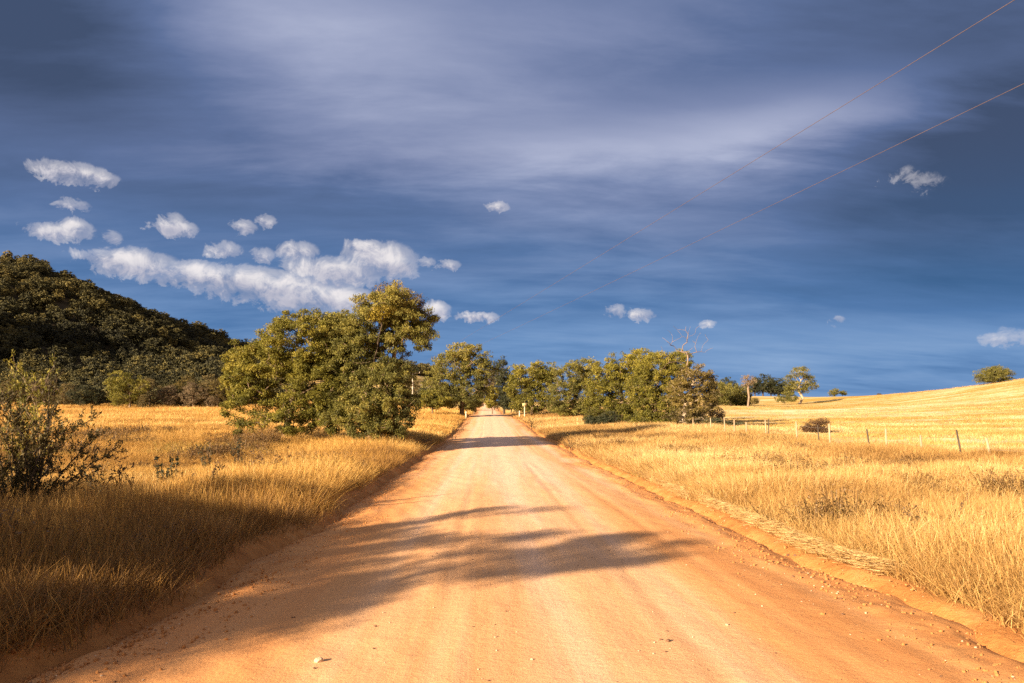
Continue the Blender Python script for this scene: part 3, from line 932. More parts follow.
P_, par_, r_n, tp_ = skeleton(None, [(0, 0, -.1), pxl(680, 415), pxl(684, 385), pxl(688, 360)], tipsn, np.random.RandomState(5), .07, step=.4, zig=.26)
t = thing('dead_tree', 'bare dead snag with forked grey branches standing above the grove', 'tree', (bx, SN, bz))
link('trunk', tubes('trunk', P_, par_, np.maximum(r_n * .85, .009), M_SNAG), t)
add_tree('shrub', 'low dark shrub under the left side of the grove', 'shrub', 598, 66,
         [(598, 423, 13, 7), (610, 420, 10, 7)], 130, 60, .30, .13, .05, M_DARK, M_DBARK, 41, .06, zmin=.15, tone_amp=.3)
add_tree('shrub', 'low dark sprawling shrub behind the fence at the right foot of the grove', 'shrub', 716, 57,
         [(712, 426, 14, 7), (728, 427, 12, 6), (700, 427, 12, 6)], 170, 55, .28, .12, .045, M_DARK, M_DBARK, 42, .06, zmin=.12, tone_amp=.3)
add_tree('shrub', 'small dark shrub at the right end of the fallen brushwood', 'shrub', 741, 58,
         [(741, 429, 7, 5)], 50, 55, .22, .10, .04, M_DARK, M_DBARK, 43, .04, zmin=.1)
add_tree('shrub', 'orange-tinged twiggy bush between the grove and the paddock', 'shrub', 706, 62,
         [(708, 412, 10, 9), (717, 416, 8, 7)], 80, 35, .26, .12, .045, M_GREY, M_BARK, 44, .05, zmin=.2, tones=[.8, .8])

# --- beyond the grove, in the paddock
FARG = 'far trees beyond the grove'
for i, (px, top, rx_, Y, lab) in enumerate([(718, 382, 10, 185, 'grey-green far tree just right of the grove edge'), (731, 384, 11, 195, 'middle dark tree of the far clump behind the fence'),
                                            (742, 386, 8, 200, 'far tree of the clump nearest to the pale dead trunk')]):
    add_tree('eucalypt_tree', lab, 'tree', px, Y, [(px, top + 7, rx_, 8), (px - 3, top + 15, rx_, 8), (px + 4, top + 14, rx_ * .8, 8)],
             170, 34, .75, .34, .12, M_EUCA, M_BARK, 50 + i, .3, group=FARG, tone_amp=.25, tones=[.5, .25, .3], zmin=.4, step=1.5)
add_tree('eucalypt_tree', 'pale thick-trunked sparse gum standing alone left of the paddock gap', 'tree', 748, 170,
         [(748, 379, 6, 5), (744, 384, 5, 4), (753, 382, 4, 5)], 46, 20, .55, .26, .10, M_GREY, M_SNAG, 55, .24,
         trunk_px=[(749, 397), (748, 388), (749, 381)], zmin=2, step=1.2, tones=[.8, .7, .8])
add_tree('shrub', 'low bush at the foot of the pale sparse gum', 'shrub', 754, 168, [(755, 401, 4, 2.5)], 24, 30, .5, .24, .10, M_BUSH, M_BARK, 56, .05, zmin=.2)
add_tree('eucalypt_tree', 'open-crowned gum with white branches standing in the bare paddock', 'tree', 799, 235,
         [(800, 372, 9, 5), (791, 380, 6, 6), (810, 381, 6, 6), (797, 387, 10, 6), (788, 392, 5, 6), (805, 390, 5, 4), (814, 386, 4, 4)],
         210, 30, .80, .38, .14, M_EUCA, M_PBARK, 57, .36, trunk_px=[(803, 398), (798, 390), (801, 380)], zmin=.5, step=1.5, tone_amp=.3,
         tones=[.4, .35, .35, .5, .4, .4, .35], hollow=.5)
add_tree('shrub', 'dark low scrub at the left foot of the white-branched gum', 'shrub', 784, 232, [(783, 399, 8, 3.5), (792, 397, 6, 5)], 70, 34, .6, .3, .12, M_EUCA, M_BARK, 58, .07, zmin=.2, tones=[.35, .35])
add_tree('shrub', 'round bush on the paddock skyline right of the white-branched gum', 'shrub', 835, 300, [(835, 392, 4.5, 3.5), (833, 394, 4, 3)], 50, 30, .6, .32, .14, M_EUCA, M_BARK, 59, .1, zmin=.2, tones=[.45, .35])
add_tree('shrub', 'smaller round bush on the paddock skyline, right of its larger neighbour', 'shrub', 843, 304, [(843, 393, 3.5, 2.5)], 30, 30, .55, .32, .14, M_EUCA, M_BARK, 60, .1, zmin=.2, tones=[.3])
add_tree('eucalypt_tree', 'broad dark domed tree on top of the bare golden rise', 'tree', 996, 208,
         [(992, 375, 14, 8), (1003, 376, 11, 7), (984, 378, 9, 6), (997, 371, 11, 5)],
         360, 40, .62, .27, .10, M_EUCA, M_BARK, 61, .35, zmin=.3, step=1.2, tone_amp=.25, tones=[.35, .3, .35, .5])
add_tree('shrub', 'rusty dark bush standing alone in the paddock behind the fence', 'shrub', 815, 50,
         [(812, 426, 8, 6.5), (823, 424, 7, 6.5), (806, 429, 6, 4), (817, 430, 11, 3)], 150, 26, .20, .09, .032, M_BROWN, M_DBARK, 62, .045, zmin=.12, step=.25, tone_amp=.3)
# distant line of trees at the back of the paddock
fb = thing('eucalypt_tree', 'x', 'tree', (0, 0, 0))
rngf = np.random.RandomState(77)
tmf, cmf = tree_meshes([(0, 0, 6.5, 5, 5, 3.5), (2.5, 0, 5, 4, 4, 3), (-3, 0, 4.5, 4, 4, 3)], [(0, 0, -.3), (0, 0, 2.5), (.3, 0, 4)], 160, 26, 1.0, .55, .25, M_DARK, M_DBARK, 71, .35, step=1.6)
link('trunk', tmf, fb); link('crown', cmf, fb)
fl = [(755, 392, 1.0), (763, 390, 1.25), (771, 392, 1.0), (778, 391, 1.1), (786, 392, .9), (727, 392, 1.0), (407, 372, .75), (414, 374, .62)]
labs = ['distant dark tree on the skyline immediately right of the pale gum', 'largest of the distant dark skyline trees between the two pale gums',
        'distant dark skyline tree in the middle of the gap between the two gums', 'distant dark skyline tree close behind the white-branched gum',
        'distant dark tree mostly hidden by the white-branched gum', 'distant dark tree behind the far clump right of the grove',
        'distant tree on the ridge seen under the leaning eucalypt, left one', 'distant tree on the ridge seen under the leaning eucalypt, right one']
for i, (px, py, s) in enumerate(fl):
    Y = 380 if px > 600 else 425
    x_ = W(px, 395, Y)[0]
    if i == 0:
        fb.location = (x_, Y, gz(x_, Y)); fb['label'] = labs[0]; fb.scale = (s,) * 3; fb['group'] = 'distant skyline trees'
    else:
        dup(fb, labs[i], (x_, Y, gz(x_, Y)), rngf.rand() * 6, s, 'distant skyline trees')

# --- trees at the foot of the wooded hill
def foot_proto(seed, mat, bark, h=8.0):
    s = h / 8.0
    rng = np.random.RandomState(seed)
    lo = [(rng.randn() * 1.2, rng.randn() * .8, 5.4 + rng.randn() * .4, 2.4, 2.4, 1.9), (1.6 + rng.rand(), 0, 4.2, 2.0, 2.0, 1.8), (-1.8 - rng.rand(), 0, 4.0, 2.1, 2.0, 1.8), (rng.randn() * .6, 0, 2.4, 2.7, 2.4, 1.7)]
    lo = [tuple(np.array(l) * s) for l in lo]
    return tree_meshes(lo, [(0, 0, -.3), (.1, 0, 1.6 * s), (-.1, 0, 3 * s)], 230, 32, .62, .30, .12, mat, bark, seed, .2, step=1.0, tone_amp=.3, zmin=.5)
protos = {}
for k, (seed, mat, bark) in {'w': (81, M_WATTLE, M_BARK), 'h': (82, M_HILL, M_DBARK), 'd': (83, M_DARK, M_DBARK), 'g': (84, M_GREY, M_BARK), 'b': (85, M_BUSH, M_BARK), 'e': (86, M_EUCA, M_BARK)}.items():
    protos[k] = foot_proto(seed, mat, bark)
FOOT = 'trees along the foot of the wooded hill'
foot = [(130, 150, 1.02, 'w', 'largest sunlit round tree at the far edge of the left field'), (118, 147, .42, 'w', 'bright yellow-green bush in front of the largest field-edge tree'),
        (150, 156, .78, 'h', 'dark tree touching the right side of the largest field-edge tree'), (98, 152, .55, 'd', 'low dark green tree left of the largest field-edge tree'),
        (80, 150, .58, 'd', 'low dark tree second to the left of the largest field-edge tree'), (64, 152, .62, 'h', 'brown-green tree behind the top of the roadside bush'),
        (45, 155, .75, 'g', 'brownish tree behind the thin sapling, right side'), (12, 154, .7, 'h', 'olive tree at the left picture edge of the field'),
        (28, 158, .8, 'h', 'olive tree behind the thin sapling, left side'), (168, 154, .62, 'g', 'greyish bushy tree at the field edge between two darker ones'),
        (180, 158, .85, 'b', 'brown-gold tree at the field edge left of the roadside clump'), (193, 153, .72, 'g', 'dry rusty tree near the right end of the field edge'),
        (205, 156, .9, 'h', 'tall olive tree near the right end of the field edge'), (218, 154, .7, 'b', 'golden brown tree just left of the roadside clump'),
        (232, 160, .85, 'h', 'dark tree half hidden behind the left end of the roadside clump'), (212, 150, .35, 'g', 'small dry bush in front of the right end of the field edge'),
        (142, 148, .36, 'h', 'small dark bush at the right foot of the largest field-edge tree'), (250, 165, .8, 'd', 'dark tree behind the wattle at the left end of the clump'),
        (428, 175, .75, 'd', 'dark tree in the gap right of the roadside clump'), (410, 185, .7, 'h', 'olive tree in the gap right of the roadside clump')]
seen = {}
for i, (px, Y, s, k, lab) in enumerate(foot):
    x_ = W(px, 400, Y)[0]; z_ = gz(x_, Y)
    nm = 'bush' if s < .5 else 'field_tree'
    if k not in seen:
        t = thing(nm, lab, 'bush' if s < .5 else 'tree', (x_, Y, z_), i * 1.7, FOOT, s)
        link('trunk', protos[k][0], t); link('crown', protos[k][1], t); seen[k] = t
    else:
        t = dup(seen[k], lab, (x_, Y, z_), i * 1.7, s, FOOT); t.name = nm; t['category'] = 'bush' if s < .5 else 'tree'

# --- the wood covering the hill
def blob_tree(seed, mat):
    rng = np.random.RandomState(seed)
    lo = [(0, 0, 5.5, 2.6, 2.6, 2.0), (1.5, .6, 4.3, 2.2, 2.2, 1.7), (-1.6, -.4, 4.4, 2.2, 2.2, 1.8), (0, .8, 3.0, 2.8, 2.8, 1.8)]
    lo = [tuple(np.array(l) * (1 + .25 * rng.randn() * (i < 6))) if False else l for i, l in enumerate(lo)]
    c, p = lobe_centers(lo, 60, rng, hollow=.7)
    me = leaves('crown', c, 30, .75, .55, .34, mat, rng, .2, .7, None, .35)
    a = np.zeros(len(me.vertices), dtype=np.float32); me.attributes['tint'].data.foreach_get('value', a)
    b = me.attributes.new('leaf', 'FLOAT', 'POINT'); b.data.foreach_set('value', (a - .5) * .55)
    return me
HT = proto_collection('hill_tree', [blob_tree(s, M_WOOD) for s in range(8)])
n = 17000
hx = -520 + 540 * rs.rand(n); hy = 168 + 420 * rs.rand(n)
ok = ((hill(hx, hy) > 1.2) | ((hy > 166) & (hx < -.24 * hy - 2))) & (rs.rand(n) < .55 + .45 * (1 - sstep(hy, 200, 300)) + .2 * fbm(hx / 30, hy / 30, 501, 3))
n2 = 3500
hx2 = -700 + 400 * rs.rand(n2); hy2 = -80 + 380 * rs.rand(n2)
ok2 = hill(hx2, hy2) > 14
hx = np.concatenate([hx[ok], hx2[ok2]]); hy = np.concatenate([hy[ok], hy2[ok2]])
ux = -190 + 190 * rs.rand(420); uy = 160 + 10 * rs.rand(420); uk = (ux < -.24 * uy)
hx = np.concatenate([hx, ux[uk]]); hy = np.concatenate([hy, uy[uk]])
n = len(hx)
s = (.45 + .85 * rs.rand(n) ** 2.0) * (.50 + .50 * sstep(hy, 190, 330))
tn_ = np.clip(.38 + .55 * fbm(hx / 38, hy / 60, 505, 3) + .50 * (rs.rand(n) ** 2 - .35), .04, .95)
scatter('woods', HT, 8, np.stack([hx, hy, ground(hx, hy) - .4], -1), np.stack([0 * hx, 0 * hx, rs.rand(n) * 6.28], -1),
        np.stack([s * (.9 + .4 * rs.rand(n)), s * (.9 + .4 * rs.rand(n)), s], -1), tn_, 'dense wood of small dark trees covering the hill on the left')

# --- off to the left behind the camera: the trees whose shade lies over the verge and the road
def uw(w, h, ut=-14.0):
    """crown lobe seen from the sun: w across the light, h above ground -> metres"""
    return (.74 * ut + .67 * w, .67 * ut - .74 * w, h)
bxs, bys, _ = uw(-9.0, 0)
bzs = gz(bxs, bys)
def lobes_uw(items):
    out = []
    for (w, h, rw, rh) in items:
        p = uw(w, h); out.append((p[0] - bxs, p[1] - bys, h, rw, rw, rh))
    return out
tm, cm = tree_meshes(lobes_uw([(-5.75, 4.7, .95, 1.0, ), (-7.6, 5.0, 1.7, 1.2), (-9.6, 4.7, 2.7, 1.6), (-11.8, 4.7, 2.2, 1.6), (-6.6, 4.5, 1.6, 1.2), (-9.3, 6.4, .9, .75), (-6.0, 6.35, 1.35, .5), (-9, 3.0, 3.6, .9)]),
                     [(0, 0, -.2), (.1, 0, 1.4), (0, .1, 2.6)], 640, 95, .34, .16, .05, M_EUCA, M_BARK, 91, .22, droop=.6, zmin=1.3, hollow=.1, step=.6)
t = thing('eucalypt_tree', 'spreading roadside eucalypt left of the camera whose long shade crosses the road', 'tree', (bxs, bys, bzs))
link('trunk', tm, t); link('crown', cm, t)
bx2, by2, _ = uw(-16.0, 0, -14)
tm, cm = tree_meshes([(0, 0, 4.0, 3.6, 3.6, 1.9), (2.2, -1.5, 3.6, 2.6, 2.6, 1.6), (-2, 1, 3.8, 2.6, 2.6, 1.7), (0, 0, 1.8, 3.6, 3.6, 1.2)],
                     [(0, 0, -.2), (.1, 0, 1.2), (0, .1, 2.2)], 620, 110, .40, .16, .06, M_WATTLE, M_BARK, 92, .2, zmin=.6, hollow=.1, step=.6)
t = thing('wattle_tree', 'dense wattle left of the camera that shades the near left verge', 'tree', (bx2, by2, gz(bx2, by2)))
link('trunk', tm, t); link('crown', cm, t)

# --- roadside bush in the left foreground: fan of stems with feathery leafy twigs
def fan_bush(seed, stems, mat, bark, leaf=(.035, .009), tone=.5, twig_n=9, twig_len=.34, per=16, r0=.016):
    rng = np.random.RandomState(seed)
    P = [np.array([0, 0, -.12])]; par = [-1]; R = [r0 * 1.3]
    LC = []; LD = []
    for (tx, ty, tz, bend) in stems:
        b0 = np.array([rng.randn() * .12, rng.randn() * .12, -.05])
        P.append(b0); par.append(0); R.append(r0); prev = len(P) - 1
        tip = np.array([tx, ty, tz], float); Ls = np.linalg.norm(tip)
        m = max(6, int(Ls / .14))
        side = rng.randn(3) * .08 * Ls
        for i in range(1, m + 1):
            t = i / m
            q = b0 + (tip - b0) * t + np.array([0, 0, bend]) * Ls * math.sin(PI * t) + side * math.sin(PI * t * 1.3) + rng.randn(3) * .012
            P.append(q); par.append(prev); R.append(r0 * (1 - .82 * t)); prev = len(P) - 1
            if t > .18:
                for _ in range(int(twig_n * (.3 + .7 * rng.rand()) / 3) + 1):
                    d = (tip - b0) / Ls * .8 + rng.randn(3) * .65 + np.array([.1, 0, .25]); d /= np.linalg.norm(d)
                    tl = twig_len * (.5 + .8 * rng.rand()) * (1.15 - .5 * t)
                    pr = prev; e = q + d * tl * .5 + rng.randn(3) * .02; e2 = e + (d + np.array([0, 0, .25])) * tl * .5
                    P.append(e); par.append(pr); R.append(.0030); P.append(e2); par.append(len(P) - 2); R.append(.0018)
                    for s_ in range(per):
                        u = .15 + .85 * rng.rand()
                        pt = q + (e - q) * min(1, u * 2) if u < .5 else e + (e2 - e) * (u * 2 - 1)
                        LC.append(pt + rng.randn(3) * .018); LD.append(d + rng.randn(3) * .45)
    P = np.array(P); par = np.array(par); R = np.array(R)
    tm = tubes('stems', P, par, R, bark)
    c = np.array(LC); d = np.array(LD); d /= np.linalg.norm(d, axis=1, keepdims=True)
    m = len(c)
    nn = rng.randn(m, 3); s_ = np.cross(d, nn); s_ /= np.linalg.norm(s_, axis=1, keepdims=True) + 1e-9
    ll = (leaf[0] * (.6 + .8 * rng.rand(m)))[:, None]; ww = (leaf[1] * (.7 + .6 * rng.rand(m)))[:, None]
    v = np.stack([c - d * ll * .5, c + s_ * ww * .5, c + d * ll * .5, c - s_ * ww * .5], 1).reshape(-1, 3)
    tn = np.clip(tone + .9 * fbm(c[:, 0] * 2.2, c[:, 2] * 2.2, seed, 2) + .3 * (rng.rand(m) - .5), .02, .98)
    cm = quads('foliage', v, np.arange(m * 4).reshape(-1, 4), [mat], attrs={'tint': np.repeat(tn, 4)})
    return tm, cm

YB = 11.2
bx = W(12, 500, YB)[0]; bz = gz(bx, YB)
rb = np.random.RandomState(44)
stems = []
for i in range(22):
    px = [10, 22, 34, 46, 58, 70, 84, 92, 88, 60, -10, -25, -45, 40, 75, 30, 5, 96, 66, 50, 15, -5][i]
    py = [398, 405, 388, 402, 385, 412, 404, 432, 458, 440, 400, 420, 440, 430, 425, 450, 430, 470, 478, 462, 470, 460][i]
    w = W(px, py, YB); stems.append((w[0] - bx, rb.randn() * .45, w[2] - bz, .05 + .05 * rb.rand()))
tm, cm = fan_bush(101, stems, M_BUSH, M_DBARK, leaf=(.052, .019), tone=.22, twig_n=7, twig_len=.30, per=24)
t = thing('bush', 'large feathery dark bush with fanning stems at the left edge of the verge', 'bush', (bx, YB, bz))
link('stems', tm, t); link('foliage', cm, t)
YB2 = 15.5
bx = W(24, 480, YB2)[0]; bz = gz(bx, YB2)
stems = [(W(px, py, YB2)[0] - bx, rb.randn() * .35, W(px, py, YB2)[2] - bz, .03) for px, py in
         [(23, 346), (18, 372), (30, 376), (40, 382), (52, 388), (60, 396), (14, 392), (36, 398), (26, 400), (4, 398), (28, 364), (22, 380)]]
tm, cm = fan_bush(102, stems, M_WATTLE, M_BARK, leaf=(.07, .026), tone=.5, twig_n=4, twig_len=.32, per=15, r0=.022)
t = thing('sapling', 'thin yellow-green sapling rising behind the feathery bush', 'tree', (bx, YB2, bz))
link('stems', tm, t); link('foliage', cm, t)

# --- small weeds
def weed(label, px, py, Y, h, wd, seed, dark=True, n=7):
    x_ = W(px, 470, Y)[0]; z_ = gz(x_, Y)
    rng = np.random.RandomState(seed)
    st = [(rng.randn() * wd * .5, rng.randn() * wd * .5, h * (.55 + .45 * rng.rand()), .02) for _ in range(n)]
    tm, cm = fan_bush(seed, st, M_DARK if dark else M_BROWN, M_DBARK, leaf=(.05, .022), tone=.4, twig_n=4, twig_len=.16, per=7, r0=.008)
    t = thing('weed', label, 'weed', (x_, Y, z_))
    link('stems', tm, t); link('foliage', cm, t)

weed('thin leafless-looking weed right of the feathery bush', 97, 0, 12.2, 1.05, .35, 111)
weed('second thin weed, further right of the feathery bush by the shade line', 122, 0, 12.0, .85, .25, 112, False)
weed('small dark weed in the middle of the golden field grass', 203, 0, 19.5, .95, .25, 113)
weed('small dark weed just left of the wattle of the roadside clump', 237, 0, 21.0, 1.1, .35, 114)
weed('brown weed low in the grass between shade line and roadside clump', 250, 0, 17.0, .9, .55, 115, False)
weed('brown weed in the sunlit grass above the left bank', 282, 0, 17.6, .9, .5, 116, False)
weed('dark weed at the shade line in the middle of the left grass', 216, 0, 13.6, .85, .4, 117, False)
weed('dark weed at the left edge of the road before the tree shade bands', 452, 0, 49, 1.0, .8, 118)
weed('dark weed on the bank left of the road at the second shade band', 459, 0, 62, 1.1, .8, 119)
weed('dark tussock at the right road edge where the shade band ends', 532, 0, 66, 1.3, 1.1, 120, True, 14)
weed('dark tussock at the right road edge near the longest shade band', 570, 0, 38, .8, .7, 121, False, 12)
weed('reddish weed on the right verge close to the camera', 940, 0, 9.6, .62, .55, 122, False)
weed('small green-brown weed in the right verge grass', 765, 0, 22, .7, .6, 123, False)

# --- stump with twin prongs in the left field
def prism(pts_r, mat, name, k=9, seed=0, jag=0.0):
    """column through (x,y,z,r) rings with a closed ragged top"""
    rng = np.random.RandomState(seed)
    V = []; Q = []
    for i, (x_, y_, z_, r_) in enumerate(pts_r):
        for j in range(k):
            a = 2 * PI * j / k
            rr = r_ * (1 + .18 * (rng.rand() - .5))
            zz = z_ + (jag * rng.rand() if i == len(pts_r) - 1 else 0)
            V.append((x_ + rr * math.cos(a), y_ + rr * math.sin(a), zz))
    for i in range(len(pts_r) - 1):
        for j in range(k):
            Q.append((i * k + j, i * k + (j + 1) % k, (i + 1) * k + (j + 1) % k, (i + 1) * k + j))
    n = len(V); V.append((pts_r[-1][0], pts_r[-1][1], pts_r[-1][2] - jag * .3))
    flat = [v for q in Q for v in q]; tot = [4] * len(Q)
    i = len(pts_r) - 1
    for j in range(k):
        flat += [i * k + j, i * k + (j + 1) % k, n]; tot.append(3)
    return mesh_np(name, V, flat, tot, [mat])

Ys = 15.6
x_ = W(168, 460, Ys)[0]; z_ = gz(x_, Ys)
tm, cm = fan_bush(131, [(-.22, 0, .74, .01), (-.17, .05, .60, .0), (.12, 0, .74, .01), (.20, .04, .78, .0), (.06, -.05, .55, .0), (.30, 0, .42, .02), (-.05, .06, .5, .0)],
                  M_DARK, M_STUMP, leaf=(.05, .026), tone=.3, twig_n=6, twig_len=.11, per=16, r0=.022)
t = thing('shrub', 'small dark two-pronged shrub standing alone in the golden left field', 'shrub', (x_, Ys, z_))
link('stems', tm, t); link('foliage', cm, t)
Y_ = 300; x_ = W(879, 397, Y_)[0]
t = link('tree_stump', prism([(0, 0, -.2, 1.3), (.1, 0, .5, 1.1), (.1, 0, .9, .6)], M_STUMP, 'stump', seed=9, jag=.3), None, (x_, Y_, gz(x_, Y_)),
         label='dark stump on the skyline of the paddock', category='stump')

# --- wire fence along the right verge
posts = [(56, .85, 'p', .0), (50.5, .95, 'p', .02), (47.6, 1.05, 'p', .03), (46.2, 1.0, 'p', -.02), (43.5, .95, 'p', .0), (41.2, 1.05, 'p', .04), (40.2, 1.08, 'd', -.03),
         (36.4, 1.08, 'p', .02), (34.6, .98, 'd', .03), (33.0, 1.06, 'p', .02), (29.8, .98, 'd', .10), (28.2, .98, 'p', .0), (26.3, .82, 'p', .02),
         (23.9, 1.02, 'd', .13), (22.6, .80, 'p', .14), (19.2, 1.0, 'd', .05), (15.5, 1.0, 'd', .05)]
fen = thing('wire_fence', 'old wire fence with leaning dark and pale posts between verge and paddock', 'fence', (FENCE_X, 38, gz(FENCE_X, 38)))
def fpt(y): return FENCE_X + .18 * math.sin(y * 1.7)
fz = fen.location.z
tops = []
for i, (y, h, k, lean) in enumerate(posts):
    h = h * 1.12
    x_ = fpt(y); z_ = gz(x_, y)
    rr = .030 if k == 'd' else .040
    me = prism([(x_ - FENCE_X, y - 38, z_ - fz - .3, rr * 1.05), (x_ - FENCE_X - lean * .5 * h, y - 38, z_ - fz + h * .5, rr), (x_ - FENCE_X - lean * h, y - 38 + .02, z_ - fz + h, rr * .92)],
               M_POSTD if k == 'd' else M_POSTP, 'post', 8, seed=i, jag=.02)
    o = link('post', me, fen)
    o['label'] = 'dark leaning post' if k == 'd' else 'weathered pale post'
    tops.append((x_ - FENCE_X, y - 38, z_ - fz, h, lean))
for hgt in (.88, .60, .32):
    P = []; par = []
    for i in range(len(tops)):
        a = tops[i]; f_ = hgt * a[3]
        p = np.array([a[0] - a[4] * f_, a[1], a[2] + f_])
        if i:
            q = P[-1]
            for s_ in range(1, 5):
                tt = s_ / 5; m = q + (p - q) * tt; m = m + np.array([0, 0, -.02 * math.sin(PI * tt)])
                if s_ == 1: base = len(P) - 1
                P.append(m); par.append(len(P) - 2)
        P.append(p); par.append(len(P) - 2 if i else -1)
    link('wire', tubes('wire', np.array(P), np.array(par), np.full(len(P), .0035), M_FWIRE), fen)

# --- power line crossing over the road
def pole(label, x_, y_, h):
    z_ = gz(x_, y_)
    t = thing('power_pole', label, 'power pole', (x_, y_, z_), math.atan(.1716))
    link('pole', prism([(0, 0, -.5, .16), (0, 0, h * .5, .14), (0, 0, h, .11)], M_POLE, 'pole', 12, seed=3), t)
    V = []; Q = []
    a, b, c = 1.55, .06, .07
    for s1 in (-a, a):
        for s2 in (-b, b):
            for s3 in (-c, c): V.append((s1, s2 - .14, h - .35 + s3))
    link('crossarm', mesh_np('crossarm', V, [0, 1, 3, 2, 4, 6, 7, 5, 0, 4, 5, 1, 2, 3, 7, 6, 0, 2, 6, 4, 1, 5, 7, 3], [4] * 6, [M_POLE]), t)
    for s1 in (-1.4, 1.4):
        link('insulator', prism([(s1, -.14, h - .28, .03), (s1, -.14, h - .22, .06), (s1, -.14, h - .16, .035), (s1, -.14, h - .10, .055), (s1, -.14, h - .04, .03)], M_WHITE, 'insulator', 10, seed=1), t)
    return t
ZW = 8.1
yf, yn = 160.0, -30.0
xf = 11.5 - .1716 * yf; xn = 11.5 - .1716 * yn
hf = ZW - gz(xf, yf) + .04; hn = ZW - gz(xn, yn) + .04
pole('far power pole standing beyond the roadside clump, left of the road', xf, yf, hf)
pole('near power pole behind the camera on the right verge', xn, yn, hn)
ct = math.cos(math.atan(.1716)); stt = math.sin(math.atan(.1716))
for off, lab in ((-1.4, 'upper of two thin reddish wires slanting across the sky'), (1.4, 'lower of two thin reddish wires slanting across the sky')):
    P = []; par = []
    for i in range(61):
        t_ = i / 60
        y = yn + (yf - yn) * t_; x_ = xn + (xf - xn) * t_
        P.append((x_ + off * ct + .14 * stt * 0, y + off * stt, ZW - .7 * 4 * t_ * (1 - t_) + .35 * 4 * t_ * (1 - t_))); par.append(i - 1)
    link('power_line', tubes('power_line', np.array(P), np.array(par), np.full(61, .0065), M_WIRE), None, label=lab, category='power line', group='wires of the power line')

# --- small road furniture by the crest
def box(name, c, s, mat, rz=0):
    V = [((sx_ * s[0] / 2), (sy_ * s[1] / 2), (sz_ * s[2] / 2)) for sx_ in (-1, 1) for sy_ in (-1, 1) for sz_ in (-1, 1)]
    V = [(c[0] + v[0] * math.cos(rz) - v[1] * math.sin(rz), c[1] + v[0] * math.sin(rz) + v[1] * math.cos(rz), c[2] + v[2]) for v in V]
    return mesh_np(name, V, [0, 1, 3, 2, 4, 6, 7, 5, 0, 4, 5, 1, 2, 3, 7, 6, 0, 2, 6, 4, 1, 5, 7, 3], [4] * 6, [mat])
Y_ = 98; x_ = W(524.5, 410, Y_)[0]; z_ = gz(x_, Y_)
t = thing('road_sign', 'small pale yellow road sign on a post at the right of the crest', 'road sign', (x_, Y_, z_))
link('post', prism([(0, 0, -.2, .05), (0, 0, 2.0, .045)], M_WHITE, 'post', 8), t)
link('sign_plate', box('sign_plate', (0, -.06, 1.75), (.58, .03, .40), M_SIGN), t)
for px, Y_, h, lab in ((466, 96, .85, 'white guide post on the left of the road at the crest'), (519.5, 99, .8, 'short pale guide post left of the road sign'), (483.5, 14, 0, '')):
    if h == 0: continue
    x_ = W(px, 412, Y_)[0]; z_ = gz(x_, Y_)
    t = thing('guide_post', lab, 'guide post', (x_, Y_, z_))
    link('post', box('post', (0, 0, h / 2), (.14, .08, h + .3), M_WHITE), t)
    link('reflector', box('reflector', (0, -.048, h - .1), (.07, .012, .1), M_ROCKD), t)

# --- stones and gravel
def stone_mesh(seed, mat, r=1.0):
    import bmesh
    rng = np.random.RandomState(seed)
    bm = bmesh.new(); bmesh.ops.create_icosphere(bm, subdivisions=2, radius=r)
    ax = np.array([1, .6 + .3 * rng.rand(), .45 + .25 * rng.rand()])
    dirs = rng.randn(7, 3); dirs /= np.linalg.norm(dirs, axis=1, keepdims=True)
    for v in bm.verts:
        p = np.array(v.co)
        for d in dirs:
            k = p.dot(d) - .72 * r
            if k > 0: p = p - d * k * .9
        p = p * ax * (1 + .05 * rng.randn())
        v.co = p
    me = bpy.data.meshes.new('stone'); bm.to_mesh(me); bm.free(); me.materials.append(mat)
    return me
SM = [stone_mesh(i, M_ROCKP if i % 2 else M_ROCKD) for i in range(6)]
def onroad(px, py):
    d = ray(px, py)
    t = 1.0
    for _ in range(60):
        p = EYE + d * t; t += (p[2] - float(zroad(p[1]))) / max(.05, -d[2]) * .6
    return p
def rz_at(x_, y):
    return max(float(road_z(np.array([x_]), np.array([y]))[0]), gz(x_, y))
for i, (px, py, r_, k, lab) in enumerate([(318, 671, .035, 1, 'pale flat stone lying on the near left part of the road'), (668, 655, .022, 0, 'dark pebble on the near middle of the road, bottom centre'),
        (661, 653, .013, 2, 'tiny dark pebble just left of the dark pebble at bottom centre'), (788, 554, .030, 2, 'dark stone at the right road edge below the pale straw'),
        (795, 556, .024, 4, 'second dark stone at the right road edge, touching the first'), (841, 603, .018, 0, 'small dark stone on the right side of the road'),
        (837, 598, .014, 3, 'small pale stone on the right side of the road'), (843, 621, .015, 4, 'small dark stone low on the right side of the road'),
        (866, 618, .014, 5, 'lone pale chip near the right edge of the road'), (727, 636, .014, 1, 'pale chip in the right wheel track'),
        (793, 581, .016, 2, 'dark chip above the gravel line on the right'), (720, 533, .03, 4, 'dark clod on the right edge beside the straw line')]):
    p = onroad(px, py)
    o = link('stone', SM[k], None, (p[0], p[1], rz_at(p[0], p[1]) + r_ * .25), label=lab, category='stone', group='loose stones on the road')
    o.scale = (r_,) * 3; o.rotation_euler = (0, 0, i * 1.3)
PEB = proto_collection('pebble', SM)
n = 30000
y = 3.2 + 30 * rs.rand(n) ** 2.2; x = -3.6 + 8.2 * rs.rand(n)
dd = dout(x, y)
dens = .10 + .9 * sstep(dd, -1.3, -.1) + .7 * sstep(vnoise(x / .7, y / 5, 601), .1, .35) * .6
dens *= (.35 + .65 * sstep(vnoise(x / 1.6, y / 2.4, 602), -.15, .25))
keep = (rs.rand(n) < dens * .6) & (dd < .3)
